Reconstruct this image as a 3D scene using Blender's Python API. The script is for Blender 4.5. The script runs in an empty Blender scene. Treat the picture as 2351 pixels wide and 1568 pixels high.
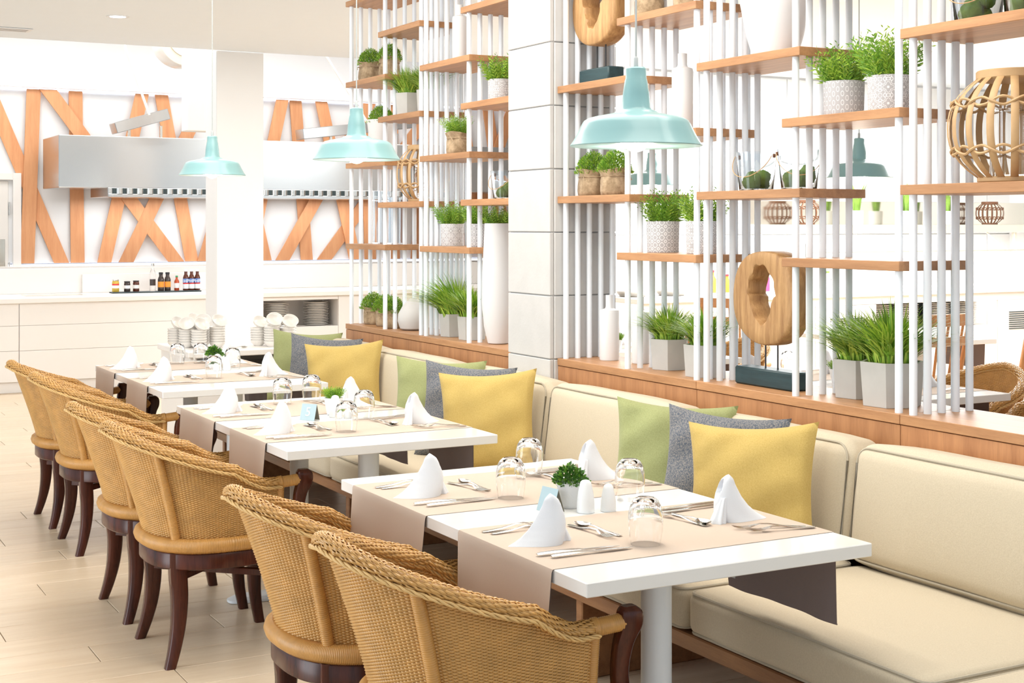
import bpy, bmesh, math, random
from math import sin, cos, pi, radians, sqrt, atan2
from mathutils import Vector, Matrix

scene = bpy.context.scene
COL = scene.collection

# ------------------------------------------------------------------ camera, world, lights, exposure
YAW = atan2(1775, 3265)
cam_d = bpy.data.cameras.new('camera')
cam_d.sensor_width = 36.0
cam_d.lens = 3265.0 * 36.0 / 2351.0
cam_d.shift_y = -(784.0 - 514.0) / 2351.0
cam_d.clip_start = 0.05
cam = bpy.data.objects.new('camera', cam_d)
cam.location = (0, 0, 1.513)
cam.rotation_euler = (pi / 2, 0, -YAW)
COL.objects.link(cam)
scene.camera = cam

scene.view_settings.view_transform = 'Standard'
scene.view_settings.look = 'None'
scene.view_settings.exposure = 0.0
scene.view_settings.gamma = 1.0
scene.view_settings.use_curve_mapping = False

world = bpy.data.worlds.new('daylight')
scene.world = world
world.use_nodes = True
wb = world.node_tree.nodes['Background']
wb.inputs[0].default_value = (0.80, 0.91, 1.0, 1)
wb.inputs[1].default_value = 0.95

def area(name, loc, size, power, col, rot=(0, 0, 0), sy=None, shape=None):
    l = bpy.data.lights.new(name, 'AREA')
    l.energy = power
    l.color = col
    l.size = size
    if shape:
        l.shape = shape
    elif sy:
        l.shape = 'RECTANGLE'
        l.size_y = sy
    o = bpy.data.objects.new(name, l)
    o.location = loc
    o.rotation_euler = rot
    COL.objects.link(o)
    return o

WARM = (1.0, 0.95, 0.87)
# daylight through the tall glazing on the terrace side (left of the dining room)
area('terrace_daylight', (-3.6, 5.0, 1.6), 10.0, 500, (0.88, 0.95, 1.0), (0, -pi / 2, 0), 2.6)
# area lights standing in for downlights: dining room, kitchen line, room behind the partition
area('dining_ceiling_light', (1.9, 5.0, 2.97), 1.0, 85, WARM, sy=6.0)
area('bench_ceiling_light', (2.75, 4.2, 2.97), 0.4, 38, WARM, sy=5.0)
area('passage_fill_light', (2.6, 10.2, 2.97), 3.0, 26, (1, 0.98, 0.95), sy=1.6)  # added fill to lift the far floor and the white column
area('kitchen_ceiling_light', (4.0, 13.2, 3.72), 6.0, 135, (1, 0.97, 0.94), sy=1.6)
area('hood_fill_light', (4.6, 14.45, 1.765), 3.4, 20, (0.96, 0.98, 1.0), sy=0.4)  # added under the hood to brighten the panel and lower boards
area('shelf_light', (10.4, 10.8, 1.42), 3.4, 60, (1, 0.98, 0.94), sy=0.2)
area('rear_room_ceiling_light', (8.0, 8.2, 2.97), 4.0, 500, (0.94, 0.98, 1.0), sy=5.0)

# ------------------------------------------------------------------ material helpers
def new_mat(name):
    m = bpy.data.materials.new(name)
    m.use_nodes = True
    nt = m.node_tree
    b = nt.nodes['Principled BSDF']
    return m, nt, b

def nd(nt, t, **kw):
    n = nt.nodes.new(t)
    for k, v in kw.items():
        setattr(n, k, v)
    return n

def mix_rgb(nt, fac, a, b):
    n = nd(nt, 'ShaderNodeMix', data_type='RGBA')
    for sock, val in ((n.inputs[0], fac), (n.inputs[6], a), (n.inputs[7], b)):
        if isinstance(val, (int, float)):
            sock.default_value = val
        elif isinstance(val, tuple):
            sock.default_value = (val[0], val[1], val[2], 1)
        else:
            nt.links.new(val, sock)
    return n.outputs[2]

def bump(nt, b, height, strength=0.3, dist=0.002):
    n = nd(nt, 'ShaderNodeBump')
    n.inputs['Strength'].default_value = strength
    n.inputs['Distance'].default_value = dist
    nt.links.new(height, n.inputs['Height'])
    nt.links.new(n.outputs[0], b.inputs['Normal'])

def coords(nt, scale=(1, 1, 1), rnd=0.0):
    tc = nd(nt, 'ShaderNodeTexCoord')
    mp = nd(nt, 'ShaderNodeMapping')
    mp.inputs['Scale'].default_value = scale
    src = tc.outputs['Object']
    if rnd:
        oi = nd(nt, 'ShaderNodeObjectInfo')
        mu = nd(nt, 'ShaderNodeMath', operation='MULTIPLY')
        mu.inputs[1].default_value = rnd
        nt.links.new(oi.outputs['Random'], mu.inputs[0])
        va = nd(nt, 'ShaderNodeVectorMath', operation='ADD')
        nt.links.new(src, va.inputs[0])
        nt.links.new(mu.outputs[0], va.inputs[1])
        src = va.outputs[0]
    nt.links.new(src, mp.inputs['Vector'])
    return mp.outputs[0]

def noise(nt, vec, scale, detail=3, rough=0.5):
    n = nd(nt, 'ShaderNodeTexNoise')
    n.inputs['Scale'].default_value = scale
    n.inputs['Detail'].default_value = detail
    n.inputs['Roughness'].default_value = rough
    nt.links.new(vec, n.inputs['Vector'])
    return n.outputs['Fac']

def ramp(nt, fac, stops):
    n = nd(nt, 'ShaderNodeValToRGB')
    el = n.color_ramp.elements
    while len(el) < len(stops):
        el.new(0.5)
    for e, (p, c) in zip(el, stops):
        e.position = p
        e.color = (c[0], c[1], c[2], 1) if isinstance(c, tuple) else (c, c, c, 1)
    nt.links.new(fac, n.inputs[0])
    return n.outputs[0]

def plain(name, col, rough=0.5, metal=0.0, spec=0.5, var=0.0, vs=8.0, bmp=0.0, bs=60.0, coat=0.0, sheen=0.0, bd=0.002):
    m, nt, b = new_mat(name)
    b.inputs['Base Color'].default_value = (*col, 1)
    b.inputs['Roughness'].default_value = rough
    b.inputs['Metallic'].default_value = metal
    b.inputs['Specular IOR Level'].default_value = spec
    b.inputs['Coat Weight'].default_value = coat
    b.inputs['Sheen Weight'].default_value = sheen
    if var:
        v = coords(nt, rnd=7.0)
        f = noise(nt, v, vs, 4)
        c = mix_rgb(nt, f, tuple(x * (1 - var) for x in col), tuple(min(1, x * (1 + var)) for x in col))
        nt.links.new(c, b.inputs['Base Color'])
    if bmp:
        v = coords(nt)
        bump(nt, b, noise(nt, v, bs, 3), bmp, bd)
    return m

def wood(name, dark, light, axis='Y', rough=0.4, scale=1.0, rnd=5.0, spec=0.5, objvar=0.12, coat=0.0):
    m, nt, b = new_mat(name)
    sc = {'X': (1.2, 14, 14), 'Y': (14, 1.2, 14), 'Z': (14, 14, 1.2)}[axis]
    v = coords(nt, tuple(s * scale for s in sc), rnd)
    f1 = noise(nt, v, 2.2, 6, 0.62)
    v2 = coords(nt, tuple(s * scale * 5 for s in sc), rnd)
    f2 = noise(nt, v2, 4.0, 3, 0.6)
    mm = nd(nt, 'ShaderNodeMath', operation='MULTIPLY_ADD')
    nt.links.new(f2, mm.inputs[0])
    mm.inputs[1].default_value = 0.35
    nt.links.new(f1, mm.inputs[2])
    c = ramp(nt, mm.outputs[0], [(0.42, dark), (0.82, light)])
    if objvar:
        oi = nd(nt, 'ShaderNodeObjectInfo')
        hs = nd(nt, 'ShaderNodeHueSaturation')
        mr = nd(nt, 'ShaderNodeMapRange')
        mr.inputs['To Min'].default_value = 1 - objvar
        mr.inputs['To Max'].default_value = 1 + objvar
        nt.links.new(oi.outputs['Random'], mr.inputs['Value'])
        nt.links.new(mr.outputs[0], hs.inputs['Value'])
        nt.links.new(c, hs.inputs['Color'])
        c = hs.outputs[0]
    nt.links.new(c, b.inputs['Base Color'])
    b.inputs['Roughness'].default_value = rough
    b.inputs['Specular IOR Level'].default_value = spec
    b.inputs['Coat Weight'].default_value = coat
    bump(nt, b, mm.outputs[0], 0.12, 0.001)
    return m

def fabric(name, c1, c2, scale=700, rough=0.9, mott=0.0, mscale=120, sheen=0.15):
    m, nt, b = new_mat(name)
    v = coords(nt, (1, 1, 1), 3.0)
    f = noise(nt, v, scale, 2, 0.6)
    c = mix_rgb(nt, f, c1, c2)
    if mott:
        f2 = noise(nt, v, mscale, 4, 0.7)
        r = ramp(nt, f2, [(0.40, 0.0), (0.60, 1.0)])
        c = mix_rgb(nt, r, c, tuple(x * (1 - mott) for x in c1))
    nt.links.new(c, b.inputs['Base Color'])
    b.inputs['Roughness'].default_value = rough
    b.inputs['Sheen Weight'].default_value = sheen
    b.inputs['Specular IOR Level'].default_value = 0.2
    bump(nt, b, f, 0.25, 0.001)
    return m

def glass(name, col=(1, 1, 1), ior=1.45, rough=0.0):
    m, nt, b = new_mat(name)
    b.inputs['Base Color'].default_value = (*col, 1)
    b.inputs['Transmission Weight'].default_value = 1.0
    b.inputs['Roughness'].default_value = rough
    b.inputs['IOR'].default_value = ior
    return m

def emit(name, col, strength):
    m, nt, b = new_mat(name)
    b.inputs['Base Color'].default_value = (*col, 1)
    b.inputs['Emission Color'].default_value = (*col, 1)
    b.inputs['Emission Strength'].default_value = strength
    return m

def pot_pattern(name, k, q, mode):
    """white pot with a grey printed lattice wrapped round it"""
    m, nt, b = new_mat(name)
    tc = nd(nt, 'ShaderNodeTexCoord')
    sp = nd(nt, 'ShaderNodeSeparateXYZ')
    nt.links.new(tc.outputs['Object'], sp.inputs[0])
    an = nd(nt, 'ShaderNodeMath', operation='ARCTAN2')
    nt.links.new(sp.outputs[1], an.inputs[0])
    nt.links.new(sp.outputs[0], an.inputs[1])
    def M(op, a, bb=None):
        n = nd(nt, 'ShaderNodeMath', operation=op)
        for i, val in ((0, a), (1, bb)):
            if val is None:
                continue
            if isinstance(val, (int, float)):
                n.inputs[i].default_value = val
            else:
                nt.links.new(val, n.inputs[i])
        return n.outputs[0]
    u = M('MULTIPLY', an.outputs[0], float(k))
    w = M('MULTIPLY', sp.outputs[2], k / 0.068)
    cu, cw = M('COSINE', u), M('COSINE', w)
    if mode == 0:
        s = M('ADD', cu, cw)
    elif mode == 1:
        s = M('ADD', M('MULTIPLY', cu, cw), M('MULTIPLY', M('COSINE', M('MULTIPLY', u, 2.0)), 0.55))
    else:
        s = M('ADD', M('ADD', cu, cw), M('MULTIPLY', M('COSINE', M('MULTIPLY', w, 2.0)), M('COSINE', M('MULTIPLY', u, 2.0))))
    f = M('SINE', M('MULTIPLY', s, q))
    r = ramp(nt, f, [(0.42, 0.0), (0.58, 1.0)])
    c = mix_rgb(nt, r, (0.46, 0.455, 0.47), (0.80, 0.80, 0.81))
    nt.links.new(c, b.inputs['Base Color'])
    b.inputs['Roughness'].default_value = 0.7
    return m

MAT = {}
MAT['table_white'] = plain('table_white', (0.86, 0.84, 0.81), 0.16, coat=0.3)
MAT['white_metal'] = plain('white_metal', (0.80, 0.83, 0.86), 0.35)
MAT['rod_white'] = plain('rod_white', (0.89, 0.94, 1.0), 0.4)
MAT['wall_white'] = plain('wall_white', (0.85, 0.85, 0.85), 0.7, var=0.02, vs=1.5)
MAT['ceiling_white'] = plain('ceiling_white', (0.84, 0.90, 0.97), 0.8, var=0.01)
MAT['counter_white'] = plain('counter_white', (0.90, 0.86, 0.82), 0.35)
MAT['runner'] = fabric('runner', (0.54, 0.425, 0.335), (0.62, 0.50, 0.41), 900)
MAT['runner_back_shade'] = fabric('runner_back_shade', (0.20, 0.16, 0.16), (0.25, 0.20, 0.20), 900)  # reverse of the cloth, with under-table shade mixed into its dark colour
MAT['napkin'] = fabric('napkin', (0.74, 0.76, 0.80), (0.82, 0.83, 0.86), 900)
MAT['cream'] = fabric('cream', (0.53, 0.45, 0.325), (0.69, 0.605, 0.465), 260)
MAT['piping'] = fabric('piping', (0.44, 0.39, 0.30), (0.54, 0.48, 0.38), 260)
MAT['yellow'] = fabric('yellow', (0.45, 0.305, 0.075), (0.64, 0.475, 0.175), 260)
MAT['green'] = fabric('green', (0.24, 0.265, 0.10), (0.42, 0.44, 0.215), 260)
MAT['tweed'] = fabric('tweed', (0.10, 0.13, 0.18), (0.44, 0.38, 0.31), 280, mott=0.25, mscale=220)
MAT['oak_y'] = wood('oak_y', (0.35, 0.165, 0.07), (0.52, 0.27, 0.125), 'Y', 0.42)
MAT['oak_z'] = wood('oak_z', (0.34, 0.145, 0.06), (0.52, 0.25, 0.11), 'Z', 0.42, 0.8)
MAT['strip'] = wood('strip', (0.62, 0.26, 0.11), (0.74, 0.36, 0.17), 'Z', 0.5, 0.5)
MAT['bench_wood'] = wood('bench_wood', (0.22, 0.09, 0.035), (0.36, 0.17, 0.07), 'Y', 0.4)
MAT['chair_wood'] = wood('chair_wood', (0.40, 0.17, 0.06), (0.58, 0.28, 0.11), 'Z', 0.4)
MAT['mahogany'] = wood('mahogany', (0.026, 0.0065, 0.0035), (0.088, 0.021, 0.010), 'Z', 0.26, spec=0.35)
MAT['teak'] = wood('teak', (0.28, 0.13, 0.045), (0.56, 0.33, 0.14), 'Z', 0.55, 1.3)
MAT['teal_block'] = wood('teal_block', (0.010, 0.030, 0.036), (0.022, 0.060, 0.070), 'Y', 0.45, 1.5)
MAT['plank'] = wood('plank', (0.68, 0.525, 0.36), (0.79, 0.645, 0.475), 'X', 0.30, 0.55, 9.0, objvar=0.05)
MAT['grout'] = plain('grout', (0.34, 0.23, 0.14), 0.8)
MAT['rattan'] = plain('rattan', (0.60, 0.325, 0.095), 0.36, var=0.30, vs=22.0, coat=0.15)
MAT['rattan_light'] = plain('rattan_light', (0.70, 0.45, 0.18), 0.4, var=0.35, vs=40.0)
MAT['rattan_wrap'] = plain('rattan_wrap', (0.55, 0.28, 0.075), 0.35, var=0.25, vs=30.0, coat=0.2)
MAT['bamboo'] = plain('bamboo', (0.52, 0.33, 0.16), 0.5, var=0.2, vs=20.0)
MAT['dark_wicker'] = plain('dark_wicker', (0.20, 0.085, 0.04), 0.5, var=0.3, vs=30.0)
MAT['stone'] = plain('stone', (0.60, 0.585, 0.57), 0.85, var=0.08, vs=9.0, bmp=0.35, bs=70.0)
MAT['mortar'] = plain('mortar', (0.45, 0.44, 0.43), 0.9)
MAT['concrete'] = plain('concrete', (0.56, 0.545, 0.52), 0.85, var=0.10, vs=14.0, bmp=0.15, bs=80.0)
MAT['burlap'] = fabric('burlap', (0.38, 0.27, 0.16), (0.60, 0.46, 0.31), 420, mott=0.2, mscale=25)
MAT['ceramic'] = plain('ceramic', (0.82, 0.82, 0.83), 0.35)
MAT['ceramic_mat'] = plain('ceramic_mat', (0.76, 0.75, 0.75), 0.7, bmp=0.1, bs=50)
MAT['ceramic_rib'] = plain('ceramic_rib', (0.86, 0.87, 0.88), 0.4, bmp=0.5, bs=160)
MAT['china'] = plain('china', (0.85, 0.81, 0.76), 0.2)
MAT['plastic_white'] = plain('plastic_white', (0.85, 0.87, 0.88), 0.25)
MAT['teal'] = plain('teal', (0.25, 0.44, 0.45), 0.3, coat=0.15)
MAT['lamp_inner'] = plain('lamp_inner', (0.92, 0.92, 0.90), 0.4)
MAT['bulb'] = emit('bulb', (1.0, 0.93, 0.82), 8.0)
MAT['downlight'] = emit('downlight', (1.0, 0.96, 0.9), 6.0)
MAT['led'] = emit('led', (0.72, 0.80, 1.0), 3.5)
MAT['cord'] = plain('cord', (0.45, 0.48, 0.48), 0.5)
MAT['steel'] = plain('steel', (0.72, 0.70, 0.66), 0.16, metal=1.0)
MAT['hood_steel'] = plain('hood_steel', (0.60, 0.60, 0.59), 0.22, metal=1.0, bmp=0.02, bs=3)
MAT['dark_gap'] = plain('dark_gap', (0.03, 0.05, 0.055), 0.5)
MAT['black'] = plain('black', (0.015, 0.015, 0.017), 0.4)
MAT['glass'] = glass('glass')
MAT['glass_blue'] = glass('glass_blue', (0.93, 0.97, 1.0))
MAT['grass'] = plain('grass', (0.20, 0.39, 0.035), 0.5, var=0.6, vs=14.0)
MAT['grass_light'] = plain('grass_light', (0.44, 0.60, 0.08), 0.5, var=0.4, vs=14.0)
MAT['bush'] = plain('bush', (0.14, 0.31, 0.025), 0.5, var=0.6, vs=25.0)
MAT['bush_light'] = plain('bush_light', (0.32, 0.50, 0.05), 0.5, var=0.5, vs=25.0)
MAT['box_leaf'] = plain('box_leaf', (0.055, 0.16, 0.02), 0.4, var=0.6, vs=40.0)
MAT['snake'] = plain('snake', (0.22, 0.38, 0.06), 0.45, var=0.6, vs=20.0)
MAT['moss'] = plain('moss', (0.14, 0.23, 0.04), 0.9, var=0.5, vs=60.0, bmp=0.8, bs=120)
MAT['soil'] = plain('soil', (0.05, 0.035, 0.02), 0.9)
MAT['pattern_a'] = pot_pattern('pattern_a', 14, 3.2, 0)
MAT['pattern_b'] = pot_pattern('pattern_b', 7, 5.5, 2)
MAT['pattern_c'] = pot_pattern('pattern_c', 8, 4.4, 2)
MAT['pattern_d'] = pot_pattern('pattern_d', 14, 4.0, 1)
MAT['card'] = plain('card', (0.42, 0.55, 0.60), 0.4)
MAT['card_dark'] = plain('card_dark', (0.20, 0.18, 0.13), 0.4)
MAT['print_white'] = plain('print_white', (0.9, 0.92, 0.93), 0.6)
MAT['tag'] = plain('tag', (0.55, 0.58, 0.60), 0.6)
MAT['sauce_brown'] = plain('sauce_brown', (0.10, 0.025, 0.012), 0.15)
MAT['sauce_dark'] = plain('sauce_dark', (0.05, 0.035, 0.03), 0.15)
MAT['sauce_red'] = plain('sauce_red', (0.45, 0.07, 0.02), 0.2)
MAT['mustard'] = plain('mustard', (0.62, 0.42, 0.06), 0.25)
MAT['label_orange'] = plain('label_orange', (0.80, 0.30, 0.03), 0.5)
MAT['label_white'] = plain('label_white', (0.85, 0.85, 0.85), 0.5)
MAT['label_blue'] = plain('label_blue', (0.10, 0.22, 0.55), 0.5)
MAT['label_red'] = plain('label_red', (0.70, 0.05, 0.06), 0.5)
MAT['label_pink'] = plain('label_pink', (0.80, 0.08, 0.22), 0.5)
MAT['cap_green'] = plain('cap_green', (0.03, 0.30, 0.12), 0.4)
MAT['mirror'] = plain('mirror', (0.74, 0.71, 0.64), 0.12, metal=1.0)
MAT['shelf_metal'] = plain('shelf_metal', (0.74, 0.70, 0.60), 0.35, metal=0.6)

# ------------------------------------------------------------------ mesh helpers
class MB:
    def __init__(s):
        s.v, s.f, s.m = [], [], []

    def add(s, verts, faces, mi=0):
        o = len(s.v)
        s.v.extend(verts)
        for f in faces:
            s.f.append(tuple(i + o for i in f))
            s.m.append(mi)

    def box(s, lo, hi, b=0.0, mi=0, mat=None):
        """box from corner to corner, chamfered by b"""
        c = [(lo[i] + hi[i]) / 2 for i in range(3)]
        h = [(hi[i] - lo[i]) / 2 for i in range(3)]
        vs, idx, fs = [], {}, []
        if b <= 0:
            for sx in (-1, 1):
                for sy in (-1, 1):
                    for sz in (-1, 1):
                        vs.append((c[0] + sx * h[0], c[1] + sy * h[1], c[2] + sz * h[2]))
            fs = [(0, 1, 3, 2), (4, 6, 7, 5), (0, 4, 5, 1), (2, 3, 7, 6), (0, 2, 6, 4), (1, 5, 7, 3)]
        else:
            b = min(b, min(h) * 0.9)
            S = (-1, 1)
            for sx in S:
                for sy in S:
                    for sz in S:
                        for a in range(3):
                            sg = (sx, sy, sz)
                            p = [c[i] + sg[i] * (h[i] - (0 if i == a else b)) for i in range(3)]
                            idx[(sx, sy, sz, a)] = len(vs)
                            vs.append(tuple(p))
            for a in range(3):
                o1, o2 = (a + 1) % 3, (a + 2) % 3
                for sg in S:
                    q = []
                    for s1, s2 in ((-1, -1), (1, -1), (1, 1), (-1, 1)):
                        k = [0, 0, 0]
                        k[a], k[o1], k[o2] = sg, s1, s2
                        q.append(idx[(*k, a)])
                    fs.append(tuple(q))
                for s1 in S:
                    for s2 in S:
                        k1, k2 = [0, 0, 0], [0, 0, 0]
                        k1[a], k1[o1], k1[o2] = -1, s1, s2
                        k2[a], k2[o1], k2[o2] = 1, s1, s2
                        fs.append((idx[(*k1, o1)], idx[(*k2, o1)], idx[(*k2, o2)], idx[(*k1, o2)]))
            for sx in S:
                for sy in S:
                    for sz in S:
                        fs.append(tuple(idx[(sx, sy, sz, a)] for a in range(3)))
        cc = Vector(c)
        out = []
        for f in fs:
            p = [Vector(vs[i]) for i in f]
            n = (p[1] - p[0]).cross(p[2] - p[0])
            fc = sum(p, Vector()) / len(p)
            out.append(f if n.dot(fc - cc) > 0 else tuple(reversed(f)))
        if mat is not None:
            vs = [tuple(mat @ Vector(v)) for v in vs]
        s.add(vs, out, mi)

    def loft(s, rings, cap=True, closed=True, mi=0, loop=False):
        n = len(rings[0])
        vs = [p for r in rings for p in r]
        fs = []
        m = len(rings)
        for i in range(m if loop else m - 1):
            i2 = (i + 1) % m
            for j in range(n if closed else n - 1):
                k = (j + 1) % n
                fs.append((i * n + j, i * n + k, i2 * n + k, i2 * n + j))
        if cap and closed and not loop:
            fs.append(tuple(range(n - 1, -1, -1)))
            fs.append(tuple((m - 1) * n + j for j in range(n)))
        s.add(vs, fs, mi)

    def lathe(s, prof, n=24, c=(0, 0, 0), mi=0, cap=True):
        rings = []
        for r, z in prof:
            rings.append([(c[0] + r * cos(2 * pi * j / n), c[1] + r * sin(2 * pi * j / n), c[2] + z) for j in range(n)])
        s.loft(rings, cap, True, mi)

    def tube(s, path, r, n=8, mi=0, cap=True, sx=1.0, up=(0, 0, 1), loop=False):
        """r: number or list; sx flattens along the binormal"""
        P = [Vector(p) for p in path]
        rings = []
        U = Vector(up)
        m = len(P)
        for i, p in enumerate(P):
            if loop:
                t = P[(i + 1) % m] - P[i - 1]
            else:
                t = P[min(i + 1, m - 1)] - P[max(i - 1, 0)]
            t.normalize()
            a = t.cross(U)
            if a.length < 1e-4:
                a = t.cross(Vector((1, 0, 0)))
            a.normalize()
            b = a.cross(t)
            rr = r[i] if isinstance(r, (list, tuple)) else r
            rings.append([tuple(p + a * (rr * sx * cos(2 * pi * j / n)) + b * (rr * sin(2 * pi * j / n))) for j in range(n)])
        s.loft(rings, cap, True, mi, loop)

    def build(s, name, mats, parent=None, smooth=True, angle=38, recalc=False, loc=None, rot=None):
        me = s.mesh(name, mats, smooth, angle, recalc)
        return obj(name, me, parent, loc, rot)

    def mesh(s, name, mats, smooth=True, angle=38, recalc=False):
        me = bpy.data.meshes.new(name)
        me.from_pydata(s.v, [], s.f)
        if not isinstance(mats, (list, tuple)):
            mats = [mats]
        for k in mats:
            me.materials.append(MAT[k])
        if len(mats) > 1:
            me.polygons.foreach_set('material_index', s.m)
        if recalc:
            bm = bmesh.new()
            bm.from_mesh(me)
            bmesh.ops.recalc_face_normals(bm, faces=bm.faces)
            bm.to_mesh(me)
            bm.free()
        if smooth:
            me.polygons.foreach_set('use_smooth', [True] * len(me.polygons))
            me.set_sharp_from_angle(angle=radians(angle))
        me.update()
        return me

def obj(name, me, parent=None, loc=None, rot=None):
    o = bpy.data.objects.new(name, me)
    COL.objects.link(o)
    if parent is not None:
        o.parent = parent
    if loc is not None:
        o.location = loc
    if rot is not None:
        o.rotation_euler = rot
    return o

def thing(name, label, cat, loc=(0, 0, 0), rz=0.0, group=None):
    o = bpy.data.objects.new(name, None)
    o.empty_display_size = 0.05
    COL.objects.link(o)
    o.location = loc
    o.rotation_euler = (0, 0, rz)
    return tag(o, label, cat, group)

def tag(o, label, cat, group=None):
    o['label'] = label
    o['category'] = cat
    if group:
        o['group'] = group
    return o

def struct(o):
    o['kind'] = 'structure'
    return o

def dup(root, loc, rz, label=None, group=None, scale=None):
    r = root.copy()
    COL.objects.link(r)
    r.location = loc
    r.rotation_euler = (0, 0, rz)
    if scale:
        r.scale = (scale, scale, scale)
    if label:
        r['label'] = label
    if group:
        r['group'] = group
    for ch in list(root.children):
        c = ch.copy()
        COL.objects.link(c)
        c.parent = r
        for g in list(ch.children):
            d = g.copy()
            COL.objects.link(d)
            d.parent = c
    return r

def box_obj(name, lo, hi, mat, parent=None, b=0.004):
    mb = MB()
    mb.box(lo, hi, b)
    return mb.build(name, mat, parent, angle=30)

def smooth01(x):
    x = max(0.0, min(1.0, x))
    return x * x * (3 - 2 * x)

def rounded_block(sx, sy, sz, r, n=8, puff=0.0, noise_a=0.0, seed=0):
    """soft cushion block centred on the origin: rings of a rounded box"""
    rng = random.Random(seed)
    mb = MB()
    vid, vs, fs = {}, [], []
    ph = [rng.uniform(0, 6) for _ in range(6)]
    def key(p):
        return tuple(round(x, 5) for x in p)
    def vert(p):
        k = key(p)
        if k in vid:
            return vid[k]
        h = (sx / 2, sy / 2, sz / 2)
        q = [max(-(h[i] - r), min(h[i] - r, p[i] * h[i])) for i in range(3)]
        d = Vector([p[i] * h[i] - q[i] for i in range(3)])
        if d.length > 1e-9:
            # spread samples evenly over the rounded edge
            e = Vector([(p[i] * h[i] - q[i]) / r for i in range(3)])
            e = Vector([math.tan(x * pi / 4) for x in e])
            d = e.normalized() * r
        o = Vector(q) + d
        bu = puff * (1 - p[1] ** 2)
        for i in range(3):
            w = 1.0
            for j in range(3):
                if j != i:
                    w *= (1 - p[j] ** 4)
            o[i] += p[i] * abs(p[i]) * puff * w
        if noise_a:
            o += Vector([noise_a * sin(9 * o[1] + 7 * o[2] + ph[i]) * cos(6 * o[0] + 5 * o[1] + ph[i + 3]) for i in range(3)])
        vid[k] = len(vs)
        vs.append(tuple(o))
        return vid[k]
    def lin(L):
        # sample positions in -1..1, dense near the rounded ends
        e = r / (L / 2)
        a = [-1 + e * i / 4 for i in range(5)]
        mid = [-1 + e + (2 - 2 * e) * i / n for i in range(1, n)]
        return a + mid + [-x for x in reversed(a)]
    ls = [lin(sx), lin(sy), lin(sz)]
    for a in range(3):
        o1, o2 = (a + 1) % 3, (a + 2) % 3
        for sg in (-1, 1):
            A, B = ls[o1], ls[o2]
            for i in range(len(A) - 1):
                for j in range(len(B) - 1):
                    q = []
                    for x, y in ((A[i], B[j]), (A[i + 1], B[j]), (A[i + 1], B[j + 1]), (A[i], B[j + 1])):
                        p = [0, 0, 0]
                        p[a], p[o1], p[o2] = sg, x, y
                        q.append(vert(p))
                    fs.append(tuple(q) if sg > 0 else tuple(reversed(q)))
    mb.add(vs, fs)
    return mb

# ------------------------------------------------------------------ the setting: floor, ceilings, walls
def tile_floor_mat():
    m, nt, b = new_mat('floor_far')
    v = coords(nt)
    br = nd(nt, 'ShaderNodeTexBrick')
    br.inputs['Scale'].default_value = 1.0
    br.inputs['Brick Width'].default_value = 1.2
    br.inputs['Row Height'].default_value = 0.2
    br.inputs['Mortar Size'].default_value = 0.003
    br.inputs['Color1'].default_value = (0.52, 0.37, 0.22, 1)
    br.inputs['Color2'].default_value = (0.62, 0.46, 0.30, 1)
    br.inputs['Mortar'].default_value = (0.30, 0.21, 0.13, 1)
    nt.links.new(v, br.inputs['Vector'])
    nt.links.new(br.outputs['Color'], b.inputs['Base Color'])
    b.inputs['Roughness'].default_value = 0.3
    return m
MAT['floor_far'] = tile_floor_mat()

PX0, PX1, PY0, PY1 = -0.8, 3.6, 1.2, 13.2
mb = MB()
mb.box((-4, -1, -0.10), (12.7, 15.4, -0.012))
floor = struct(mb.build('floor', 'grout', smooth=False))
for lo, hi in (((PX1, -1, -0.05), (12.7, 15.4, 0)), ((-4, -1, -0.05), (PX0, 15.4, 0)), ((PX0, PY1, -0.05), (PX1, 15.4, 0)), ((PX0, -1, -0.05), (PX1, PY0, 0))):
    mb = MB()
    mb.box(lo, hi)
    mb.build('floor_tiles', 'floor_far', floor, smooth=False)

rng = random.Random(4)
plank_cache = {}
def plank_mesh(L):
    k = round(L, 3)
    if k not in plank_cache:
        mb = MB()
        mb.box((0.0016, 0.0016, -0.012), (L - 0.0016, 0.1984, 0), 0.0012)
        plank_cache[k] = mb.mesh('plank', 'plank', angle=30)
    return plank_cache[k]
row = 0
y = PY0
while y < PY1 - 0.01:
    off = [0.0, 0.45, 0.9, 0.25, 0.7][row % 5]
    x = PX0
    first = True
    while x < PX1 - 0.01:
        L = (off if off > 0.05 else 1.2) if first else 1.2
        L = min(L, PX1 - x)
        obj('plank', plank_mesh(L), floor, (x, y, 0))
        x += L
        first = False
    y += 0.2
    row += 1

mb = MB()
mb.box((-4, -1, 3.0), (12.7, 11.9, 3.85))
struct(mb.build('ceiling', 'ceiling_white', smooth=False))
mb = MB()
mb.box((-4, 11.9, 3.78), (12.7, 15.6, 3.85))
struct(mb.build('ceiling_kitchen', 'ceiling_white', smooth=False))
mb = MB()
mb.box((-4, 14.95, 0), (12.7, 15.2, 3.8))
struct(mb.build('wall_back', 'wall_white', smooth=False))
mb = MB()
mb.box((12.5, -1, 0), (12.7, 15.2, 3.8))
struct(mb.build('wall_right', 'wall_white', smooth=False))
# wall behind the rear buffet, with tall panels
wall_rear = None
mb = MB()
mb.box((6.5, 11.35, 0), (12.5, 11.5, 3.0))
wall_rear = struct(mb.build('wall_buffet', 'wall_white', smooth=False))
x = 6.52
while x < 12.4:
    for z0, z1 in ((0.02, 1.40), (1.41, 2.98)):
        box_obj('panel', (x, 11.33, z0), (x + 0.93, 11.352, z1), 'wall_white', wall_rear, 0.003)
    x += 0.94

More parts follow.
